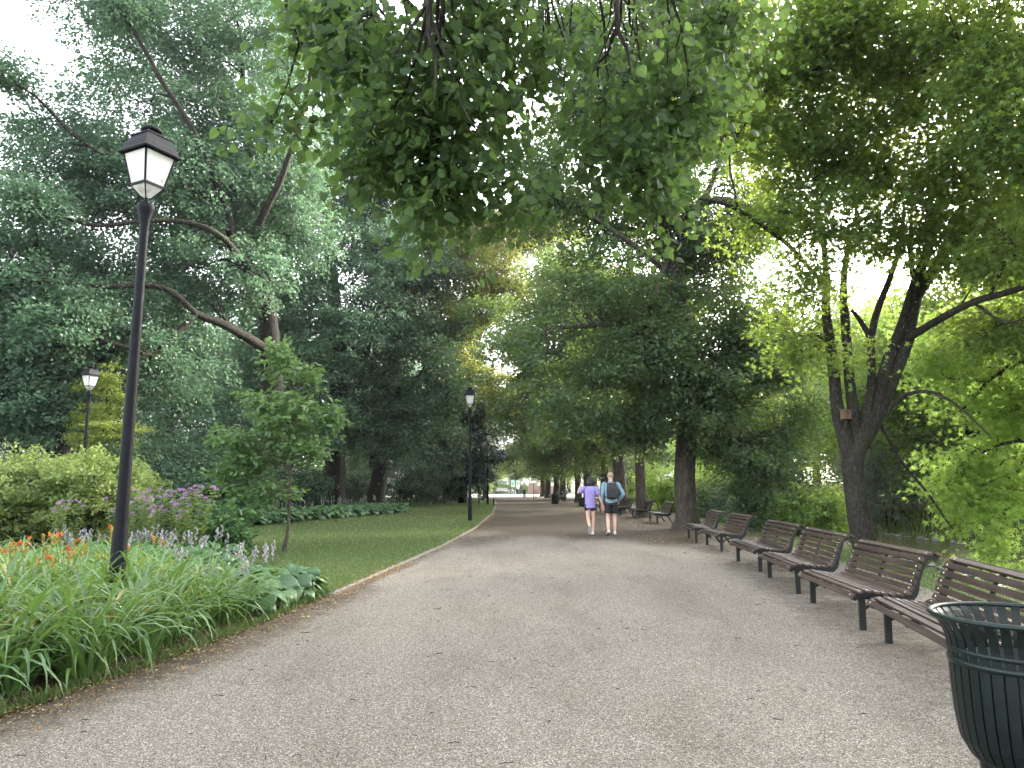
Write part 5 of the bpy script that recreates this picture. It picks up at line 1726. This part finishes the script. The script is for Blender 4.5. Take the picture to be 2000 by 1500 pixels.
for k, (px, Y, r, h) in enumerate([(955, 118, 1.6, 1.9), (975, 121, 1.6, 1.6), (995, 119.5, 1.3, 1.7), (1021, 116, 1.0, 1.5), (940, 112, 1.6, 2.4)]):
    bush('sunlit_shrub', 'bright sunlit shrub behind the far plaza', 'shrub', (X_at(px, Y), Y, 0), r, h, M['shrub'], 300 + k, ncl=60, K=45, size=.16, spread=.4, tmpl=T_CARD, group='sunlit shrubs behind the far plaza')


# ------------------------------------------------------------------ flower bed
def straps(n, L, w, seed, r0=.10, arch=(70, 150), el=(62, 88)):
    g = np.random.default_rng(seed)
    S = 8
    a = g.uniform(0, 2 * np.pi, n)
    Ls = L * g.uniform(.65, 1.1, n)
    e0 = np.radians(g.uniform(*el, n))
    bend = np.radians(g.uniform(*arch, n))
    ws = w * g.uniform(.7, 1.2, n)
    pos = np.stack([r0 * np.sqrt(g.uniform(0, 1, n)) * np.cos(a + g.normal(0, .6, n)), r0 * np.sqrt(g.uniform(0, 1, n)) * np.sin(a + g.normal(0, .6, n)), np.zeros(n)], 1)
    out = np.stack([np.cos(a), np.sin(a), 0 * a], 1)
    side = np.stack([-np.sin(a), np.cos(a), 0 * a], 1)
    tw = g.normal(0, .35, n)
    V = np.zeros((n, S + 1, 3, 3))
    p = pos.copy()
    for i in range(S + 1):
        t = i / S
        ang = e0 - bend * t ** 1.6
        wd = ws * (1 - .15 * t) * (1 if t < .7 else max(.04, (1 - t) / .3)) * .5 * (.6 + .8 * min(t * 3, .5))
        sd = side + out * (tw * t)[:, None]
        nn = np.stack([-np.sin(ang) * np.cos(a), -np.sin(ang) * np.sin(a), np.cos(ang)], 1)
        V[:, i, 0] = p - sd * wd[:, None] + nn * (wd * .45)[:, None]
        V[:, i, 1] = p
        V[:, i, 2] = p + sd * wd[:, None] + nn * (wd * .45)[:, None]
        st = (Ls / S)[:, None]
        p = p + st * (np.cos(ang)[:, None] * out + np.sin(ang)[:, None] * np.array([0, 0, 1.0]))
        p[:, 2] = np.maximum(p[:, 2], .01)
        p += side * (tw * .02)[:, None] * t
    base = []
    for i in range(S):
        for j in range(2):
            base.append((i * 3 + j, i * 3 + j + 1, (i + 1) * 3 + j + 1, (i + 1) * 3 + j))
    F = (np.array(base)[None] + (np.arange(n) * (S + 1) * 3)[:, None, None]).reshape(-1, 4)
    rnd = np.clip(g.normal(.5, .2, n), 0, .94)
    rnd[g.random(n) < .03] = 1.0
    return V.reshape(-1, 3), F, np.repeat(rnd, len(base))


def broad(n, L, W, seed, el=(25, 75), pet=.22, r0=.05):
    """pleated broad leaves on stalks"""
    g = np.random.default_rng(seed)
    A, Bn = 7, 6
    V, Fs, rr = [], [], []
    base = [(i * (Bn + 1) + j, i * (Bn + 1) + j + 1, (i + 1) * (Bn + 1) + j + 1, (i + 1) * (Bn + 1) + j) for i in range(A) for j in range(Bn)]
    prof = [0.10, .62, .93, 1.0, .90, .66, .36, .02]
    for k in range(n):
        a = g.uniform(0, 6.283)
        e0 = math.radians(g.uniform(*el))
        out = np.array([math.cos(a), math.sin(a), 0]); sd = np.array([-math.sin(a), math.cos(a), 0])
        pl = pet * g.uniform(.6, 1.3)
        p = out * r0 * g.uniform(0, 1) + pl * (math.cos(e0) * out + math.sin(e0) * np.array([0, 0, 1]))
        s = g.uniform(.7, 1.15)
        roll = g.normal(0, .25)
        ang = e0 - .35
        n0 = len(V)
        for i in range(A + 1):
            t = i / A
            nn = np.array([-math.sin(ang) * out[0], -math.sin(ang) * out[1], math.cos(ang)])
            for j in range(Bn + 1):
                u = (j / Bn - .5) * 2
                x = u * W * .5 * s * prof[i]
                z = .16 * W * s * abs(u) ** 1.3 * prof[i] + .010 * s * ((j % 2) * 2 - 1) * prof[i] - .25 * W * s * u * u * t
                q = p + sd * x + nn * (z + roll * x)
                V.append(q)
            step = L * s / A
            p = p + step * (math.cos(ang) * out + math.sin(ang) * np.array([0, 0, 1]))
            ang -= .26
        Fs.append(np.array(base) + n0)
        rr += [float(np.clip(g.normal(.5, .22), 0, 1))] * len(base)
    return np.array(V), np.vstack(Fs), np.array(rr)


def add_stalk(e, h, g, kind, mats):
    """one flower stalk with its flowers and buds as a part of the plant"""
    C, D, N, S, Rn = [], [], [], [], []
    C2, D2, N2, S2 = [], [], [], []
    a = g.uniform(0, 6.28); hh = h * g.uniform(.8, 1.12); lean_ = g.uniform(.05, .3)
    top = np.array([math.cos(a) * lean_ * hh, math.sin(a) * lean_ * hh, hh])
    b0 = np.array([math.cos(a) * .06, math.sin(a) * .06, 0])
    v, f = tube_np(np.array([b0, b0 + (top - b0) * .5 + (0, 0, .03), top]), np.array([.005, .004, .003]), 4)
    st = link_mesh('flower_stalk', np_mesh('flower_stalk', v, [f], np.full(len(f), .4)), M['lily'], e)
    if kind == 'lily':
        for q in range(int(g.integers(3, 6))):
            b = g.uniform(0, 6.28)
            d = nrm(np.array([math.cos(b) * .55, math.sin(b) * .55, .8]))
            L = g.uniform(.035, .06)
            for nn in ([math.sin(b), -math.cos(b), .1], [math.cos(b), math.sin(b), -.6]):
                C2.append(top - np.array([0, 0, .02 * q])); D2.append(d); N2.append(nn); S2.append(L)
        if g.random() < .22:
            b = g.uniform(0, 6.28)
            ax = nrm(np.array([math.cos(b) * .8, math.sin(b) * .8, .5]))
            u = nrm(np.cross(ax, [0, 0, 1.0])); w = np.cross(ax, u)
            for q in range(6):
                th = q * math.pi / 3
                rad_ = u * math.cos(th) + w * math.sin(th)
                C.append(top + ax * .03); D.append(nrm(ax * .8 + rad_ * .85)); N.append(ax - rad_ * .7); S.append(.048)
                Rn.append(g.uniform(0, 1))
    elif kind == 'hosta':
        for q in range(9):
            b = g.uniform(0, 6.28)
            C.append(b0 + (top - b0) * (1 - q * .03)); D.append(np.array([math.cos(b) * .7, math.sin(b) * .7, -.75])); N.append([math.cos(b), math.sin(b), .8]); S.append(g.uniform(.03, .045)); Rn.append(g.uniform(0, 1))
    else:
        for q in range(30):
            d = nrm(g.normal(0, 1, 3)); d[2] = abs(d[2])
            C.append(top + d * .05 * g.uniform(.6, 1.1)); D.append(nrm(np.cross(d, g.normal(0, 1, 3)))); N.append(d); S.append(.024); Rn.append(g.uniform(0, 1))
        for q in range(34):
            t = g.uniform(.25, .97); b = g.uniform(0, 6.28)
            C2.append(b0 + (top - b0) * t); D2.append(np.array([math.cos(b), math.sin(b), .25])); N2.append([0, 0, 1]); S2.append(g.uniform(.07, .11))
    if C:
        v, f, r_ = leaf_arrays(*[np.array(x, float) for x in (C, D, N, S)], T_OVAL, np.array(Rn))
        link_mesh({'lily': 'flower', 'hosta': 'blossom', 'phlox': 'flower_head'}[kind], np_mesh('flower', v, f, r_), mats[0], st)
    if C2:
        v, f, r_ = leaf_arrays(*[np.array(x, float) for x in (C2, D2, N2, S2)], T_OVAL if kind == 'phlox' else T_CARD, g.uniform(0, 1, len(C2)))
        link_mesh('foliage' if kind == 'phlox' else 'buds', np_mesh('buds', v, f, r_), mats[1], st)


def plant_proto(kind, seed, label, group, h=1.0):
    names = {'lily': ('daylily_clump', 'daylily'), 'hosta': ('hosta_clump', 'hosta'), 'phlox': ('phlox_plant', 'phlox')}
    e = empty(names[kind][0], label, names[kind][1], group=group)
    if kind == 'lily':
        V, F, r_ = straps(54, 1.04, .031, seed, .14, (70, 170), (42, 88))
        link_mesh('leaves', np_mesh('leaves', V, [F], r_, smooth=True), M['lily'], e)
    elif kind == 'hosta':
        V, F, r_ = broad(38, .27, .17, seed)
        link_mesh('leaves', np_mesh('leaves', V, [F], r_, smooth=True), M['hosta'], e)
    if h:
        g = np.random.default_rng(seed)
        mats = {'lily': (M['petal_orange'], M['bud']), 'hosta': (M['petal_grey'], M['bud']), 'phlox': (M['petal_pink'], M['shrub'])}[kind]
        for i in range({'lily': 4, 'hosta': 4, 'phlox': 6}[kind]):
            add_stalk(e, {'lily': .86, 'hosta': .56, 'phlox': 1.12}[kind] * h, g, kind, mats)
    return e


used = set()



def put_plant(proto, x, y, s, rz, label=None, tilt=(0, 0), sz=1.0):
    o = proto if proto.name not in used else copy_tree(proto)
    used.add(proto.name)
    o.location = (x, y, hz(x, y) + .008)
    o.rotation_euler = (tilt[0], tilt[1], rz)
    o.scale = (s, s, s * sz)
    if label: o['label'] = label
    return o


GL = 'daylilies massed in the flower bed'
lil = [plant_proto('lily', 400 + i, 'clump of strap-leaved daylily in the flower bed', GL, h=(0 if i < 4 else .93)) for i in range(6)]
hos = [plant_proto('hosta', 410 + i, 'broad-leaved hosta clump in the flower bed', 'hostas in the flower bed', h=(0 if i < 2 else 1)) for i in range(4)]
phl = [plant_proto('phlox', 420 + i, 'tall pink phlox in bloom behind the lilies', 'pink phlox behind the lilies') for i in range(3)]
gg = np.random.default_rng(5)
nl = 0
front = []
hzone = []
y = 2.9
while y < 11.2:
    x = left_edge(y) - .38
    first = True
    k = 0
    while x > -.76 * y - .8 and x > -13:
        px = CX + x / y * FPX
        hosta_zone = (y > 8.2 and x > left_edge(y) - 1.25) or (y > 9.4 and px > 330)
        if hosta_zone and y > 9.8 and px > 420:
            pass
        elif hosta_zone:
            hzone.append(None)
            hzone[-1] = put_plant(hos[int(gg.integers(4))], x + gg.normal(0, .05), y + gg.normal(0, .05), gg.uniform(.95, 1.25), gg.uniform(0, 6.28), 'hosta clump with broad pleated leaves at the lawn end of the flower bed')
        else:
            fr = first or k == 1
            o_ = put_plant(lil[int(gg.integers(3)) if fr else int(gg.integers(6))], x + gg.normal(0, .07), y + gg.normal(0, .07), gg.uniform(.85, 1.08) * (1.0 if y < 8.5 else .9), gg.uniform(0, 6.28),
                      'daylily clump arching over the edge of the gravel path' if first else None, tilt=(0, R(10) if first else 0))
            nl += 1
            if first: front.append(o_)
        x -= gg.uniform(.36, .48)
        first = False
        k += 1
    y += .40
relabel(front, '%s daylily clump along the path edge counted from the near left corner', lambda o: o.location.y)
# hosta and pale flowers behind
for k in range(30):
    px, Y = gg.uniform(110, 470), gg.uniform(11.2, 13.6)
    put_plant(hos[[0, 2, 1, 3][k % 4]], X_at(px, Y), Y, gg.uniform(1.0, 1.3), gg.uniform(0, 6.28), 'hosta clump growing behind the daylilies')
for k in range(15):
    px, Y = gg.uniform(250, 400), gg.uniform(13.4, 15.2)
    put_plant(phl[k % 3], X_at(px, Y), Y, gg.uniform(.85, 1.12), gg.uniform(0, 6.28))
for k, (px, Y) in enumerate([(160, 14.5), (118, 15)]):
    put_plant(phl[k % 3], X_at(px, Y), Y, .9, k, 'phlox standing alone in front of the pale shrubs')
# hosta border along the far side of the lawn
bx = [(-10.8, 22.2), (-9.9, 24.2), (-9.2, 26.2), (-8.6, 28.2), (-8.1, 30.3), (-7.6, 32.4), (-7.0, 34.6), (-6.4, 36.8), (-5.7, 38.8)]
bi = 0
for t in np.linspace(0, 1, 24):
    q = t * (len(bx) - 1)
    i0 = min(int(q), len(bx) - 2)
    x = bx[i0][0] + (q - i0) * (bx[i0 + 1][0] - bx[i0][0])
    yy = bx[i0][1] + (q - i0) * (bx[i0 + 1][1] - bx[i0][1])
    for r_ in range(3):
        o = put_plant(hos[(bi + r_) % 2 if r_ < 2 else 2 + bi % 2], x - .75 * r_ + gg.normal(0, .08), yy + .25 * r_ + gg.normal(0, .08), gg.uniform(1.25, 1.6), gg.uniform(0, 6.28), 'big-leaved hosta in the shaded border beyond the lawn')
        o['group'] = 'hosta border beyond the lawn'
    bi += 1


# ------------------------------------------------------------------ grass, litter, stones
def in_poly(P_, poly):
    x, y = P_[:, 0], P_[:, 1]
    ins = np.zeros(len(x), bool)
    n = len(poly)
    for i in range(n):
        x1, y1 = poly[i]; x2, y2 = poly[(i + 1) % n]
        c = ((y1 > y) != (y2 > y)) & (x < (x2 - x1) * (y - y1) / ((y2 - y1) or 1e-9) + x1)
        ins ^= c
    return ins


T_BLADE = (np.array([(-.09, 0, 0), (.09, 0, 0), (.02, .55, .05), (0, 1.0, .22)]), [np.array([(0, 1, 2)]), np.array([(0, 2, 3)])])


def blades(name, pts, h, mat, seed, lean=.5, width=1.0, white=0.0):
    g = np.random.default_rng(seed)
    n = len(pts)
    D = nrm(np.stack([g.normal(0, lean, n), g.normal(0, lean, n), np.ones(n)], 1))
    a = g.uniform(0, 6.28, n)
    N = np.stack([np.cos(a), np.sin(a), 0 * a], 1)
    tm = (T_BLADE[0] * np.array([width, 1, 1]), T_BLADE[1])
    r_ = np.clip(g.normal(.5, .2, n), 0, .95)
    if white: r_[g.random(n) < white] = 1
    v, f, rr = leaf_arrays(pts, D, N, h, tm, r_)
    return link_mesh(name, np_mesh(name, v, f, rr), mat)


def scatter(n, x0, x1, y0, y1, poly=None, dens=None, seed=0):
    g = np.random.default_rng(seed)
    p = np.stack([g.uniform(x0, x1, n), g.uniform(y0, y1, n)], 1)
    if poly is not None: p = p[in_poly(p, poly)]
    if dens is not None: p = p[g.random(len(p)) < dens(p)]
    return np.column_stack([p, [hz(a, b) for a, b in p]])


lawn_poly = LAWN + LAWN_IN
p1 = scatter(260000, -6.5, -1, 9.5, 20, lawn_poly, lambda p: np.clip(9.5 / p[:, 1], 0, 1) ** 2, 1)
p2 = scatter(330000, -15, -.9, 20, 62, lawn_poly, lambda p: np.clip(24 / p[:, 1], 0, 1) ** 2, 2)
pp = np.vstack([p1, p2])
gh = np.random.default_rng(3)
blades_h = (.032 + .022 * gh.random(len(pp))) * (1 + pp[:, 1] / 60)
tag(blades('grass', pp, blades_h, M['grass'], 4, .6, 1.6, .05), 'short mown lawn grass flecked with fallen petals', 'grass', kind='stuff')
# rough grass: bed margin, behind the benches, far bank
pe = []
for yy in np.arange(3, 10, .004):
    if gh.random() < .8: pe.append((left_edge(yy) - abs(gh.normal(0, .13)) - .0, yy, .01))
pe = np.array(pe)
pb = scatter(60000, 4.6, 11.5, 3, 40, None, lambda p: np.where(p[:, 0] > 5.2 + .11 * np.maximum(p[:, 1] - 8, 0), np.clip(12 / p[:, 1], .1, 1), 0) * np.clip((p[:, 0] - 4.8 - .1 * np.maximum(p[:, 1] - 8, 0)) / 1.6, .05, 1), 6)
both = np.vstack([pe, pb])
tag(blades('grass', both, .05 + .07 * gh.random(len(both)), M['grass'], 7, .6, 1.0), 'rough grass along the bed margin and behind the benches', 'grass', kind='stuff')
pf = scatter(90000, 14, 40, 12, 75, None, lambda p: np.array([1.0 if 2.6 < (a - river_x(b)) < 15.5 else .25 if (a - river_x(b)) > 18.5 else 0 for a, b in p]) * np.clip(22 / p[:, 1], 0, 1), 8)
tag(blades('tall_grass', pf, .25 + .4 * gh.random(len(pf)), M['tallgrass'], 9, .35, .55), 'tall pale grass on the far river bank', 'grass', kind='stuff')
pn = scatter(16000, 8, 12.4, 32, 60, None, lambda p: np.array([1.0 if -5.2 < (a - river_x(b)) < -2.9 else 0 for a, b in p]), 18)
tag(blades('tall_grass', pn, .15 + .3 * gh.random(len(pn)), M['tallgrass'], 19, .35, .5), 'tall grass on the near river bank', 'grass', kind='stuff')

# dry leaves and petals
q1 = scatter(26000, 2.0, 9.5, 15, 60, None, lambda p: np.clip((p[:, 0] - 2.2) / 3.5, 0, 1) * np.clip(26 / p[:, 1], 0, 1), 10)
q2 = []
for _ in range(11000):
    yy = gh.uniform(2.8, 14) if gh.random() < .8 else gh.uniform(14, 40)
    q2.append((left_edge(yy) + gh.normal(.06, .24) * (1 if yy < 10 else .5), yy, .012))
q3 = scatter(1500, -3, 5.2, 2.4, 26, None, lambda p: .25 + .75 * np.clip((p[:, 0] - 2) / 3, 0, 1), 12)
q4 = scatter(3800, -8, -1, 10, 40, lawn_poly, None, 13)
q5 = scatter(16000, -15, -1, 10, 60, lawn_poly, lambda p: np.clip(20 / p[:, 1], 0, 1), 14)
q5[:, 2] = .03
qq = np.vstack([q1, np.array(q2), q3, q4, q5])
qq[:, 2] = np.maximum(qq[:, 2], 0) + .012
nq = len(qq)
D = nrm(np.stack([gh.normal(0, 1, nq), gh.normal(0, 1, nq), gh.normal(0, .18, nq)], 1))
N = nrm(np.stack([gh.normal(0, .25, nq), gh.normal(0, .25, nq), np.ones(nq)], 1))
sz_ = gh.uniform(.010, .026, nq) * np.where(gh.random(nq) < .04, 2.0, 1) * np.clip(.7 + qq[:, 1] / 26, .8, 1.9)
v, f, r_ = leaf_arrays(qq, D, N, sz_, T_OVAL, np.clip(gh.normal(.6, .28, nq), 0, 1))
tag(link_mesh('leaf_litter', np_mesh('leaf_litter', v, f, r_), M['litter']), 'dry leaves and bracts scattered over the gravel and lawn', 'leaf litter', kind='stuff')

# twigs
tv_, tf_, nn_ = [], [], 0
for _ in range(280):
    yy = 2.4 + 14 * gh.random() ** 1.6
    xx = gh.uniform(left_edge(yy) + .1, 5)
    a, L = gh.uniform(0, 6.28), gh.uniform(.02, .09)
    d = np.array([math.cos(a), math.sin(a), 0]); s_ = np.array([-d[1], d[0], 0])
    pts = np.array([(xx, yy, .010), (*(np.array([xx, yy]) + L * .5 * d[:2] + s_[:2] * L * gh.normal(0, .12)), .014), (*(np.array([xx, yy]) + L * d[:2]), .010)])
    v, f = tube_np(pts, np.array([.0022, .002, .0012]) * gh.uniform(.6, 1.5), 4)
    tv_.append(v); tf_.append(f + nn_); nn_ += len(v)
tag(link_mesh('twig_litter', np_mesh('twig_litter', np.vstack(tv_), [np.vstack(tf_)]), M['bark']), 'small dark twigs scattered on the gravel path', 'twigs', kind='stuff')


def pebbles(name, pts, size, mat, seed, flat=.6):
    g = np.random.default_rng(seed)
    n = len(pts)
    base = np.array([(1, 0, 0), (0, 1, 0), (-1, 0, 0), (0, -1, 0), (0, 0, 1), (0, 0, -1)], float)
    tri = np.array([(0, 1, 4), (1, 2, 4), (2, 3, 4), (3, 0, 4), (1, 0, 5), (2, 1, 5), (3, 2, 5), (0, 3, 5)])
    sc = size[:, None, None] * g.uniform(.6, 1.2, (n, 6, 1)) * base[None]
    sc[:, :, 2] *= flat
    a = g.uniform(0, 6.28, n)
    c, s = np.cos(a)[:, None], np.sin(a)[:, None]
    x, y = sc[:, :, 0] * c - sc[:, :, 1] * s, sc[:, :, 0] * s + sc[:, :, 1] * c
    V = np.stack([x, y, sc[:, :, 2]], 2) + pts[:, None, :]
    F = (tri[None] + (np.arange(n) * 6)[:, None, None]).reshape(-1, 3)
    return link_mesh(name, np_mesh(name, V.reshape(-1, 3), [F], np.repeat(g.uniform(0, 1, n), 8)), mat)


m, nt, out = new_mat('gravel_chips')
at_ = nd(nt, 'ShaderNodeAttribute', attribute_name='rnd')
c_ = ramp(nt, [(0, (.06, .053, .046)), (.2, (.13, .12, .105)), (.7, (.21, .195, .172)), (1, (.40, .38, .35))], at_.outputs['Fac'])
p_ = nd(nt, 'ShaderNodeBsdfPrincipled', Roughness=.85)
nt.links.new(c_.outputs[0], p_.inputs['Base Color'])
nt.links.new(p_.outputs[0], out.inputs['Surface'])
M['chips'] = m
pg = scatter(260000, -4, 6, 2.4, 12, None, lambda p: np.clip(3.6 / p[:, 1], 0, 1) ** 1.5 * np.array([1.0 if a > left_edge(b) - .1 else 0 for a, b in p]), 20)
pg[:, 2] = .006
tag(pebbles('gravel', pg, gh.uniform(.0016, .0056, len(pg)), M['chips'], 21), 'loose pale gravel chips on the path', 'gravel', kind='stuff')
rp = []
for _ in range(520):
    yy = gh.uniform(8, 80)
    sgn = 1 if gh.random() < .6 else -1
    xx = river_x(yy) + sgn * (2.75 + abs(gh.normal(0, .45)))
    rp.append((xx, yy, max(hz(xx, yy), WATER_Z) + .02))
tag(pebbles('river_stones', np.array(rp), gh.uniform(.04, .17, 520), M['stone'], 22), 'grey stones along both edges of the river', 'stones', kind='stuff')
print('LEAVES', NLEAF, 'lilies', nl, 'objects', len(bpy.data.objects))

# thin evening haze between the trees, added to lift the far shadows
hb = MB()
hb.box((0, 120, 14.5), (700, 620, 51))
haze = hb.build('haze', [], None)
hm, nt, out = new_mat('thin_haze')
pv = nd(nt, 'ShaderNodeVolumePrincipled')
pv.inputs['Color'].default_value = (.86, .93, 1.0, 1)
pv.inputs['Density'].default_value = .00024
pv.inputs['Anisotropy'].default_value = .2
nt.links.new(pv.outputs[0], out.inputs['Volume'])
haze.data.materials.append(hm)
tag(haze, 'thin pale haze hanging between the trees', 'haze', kind='stuff')
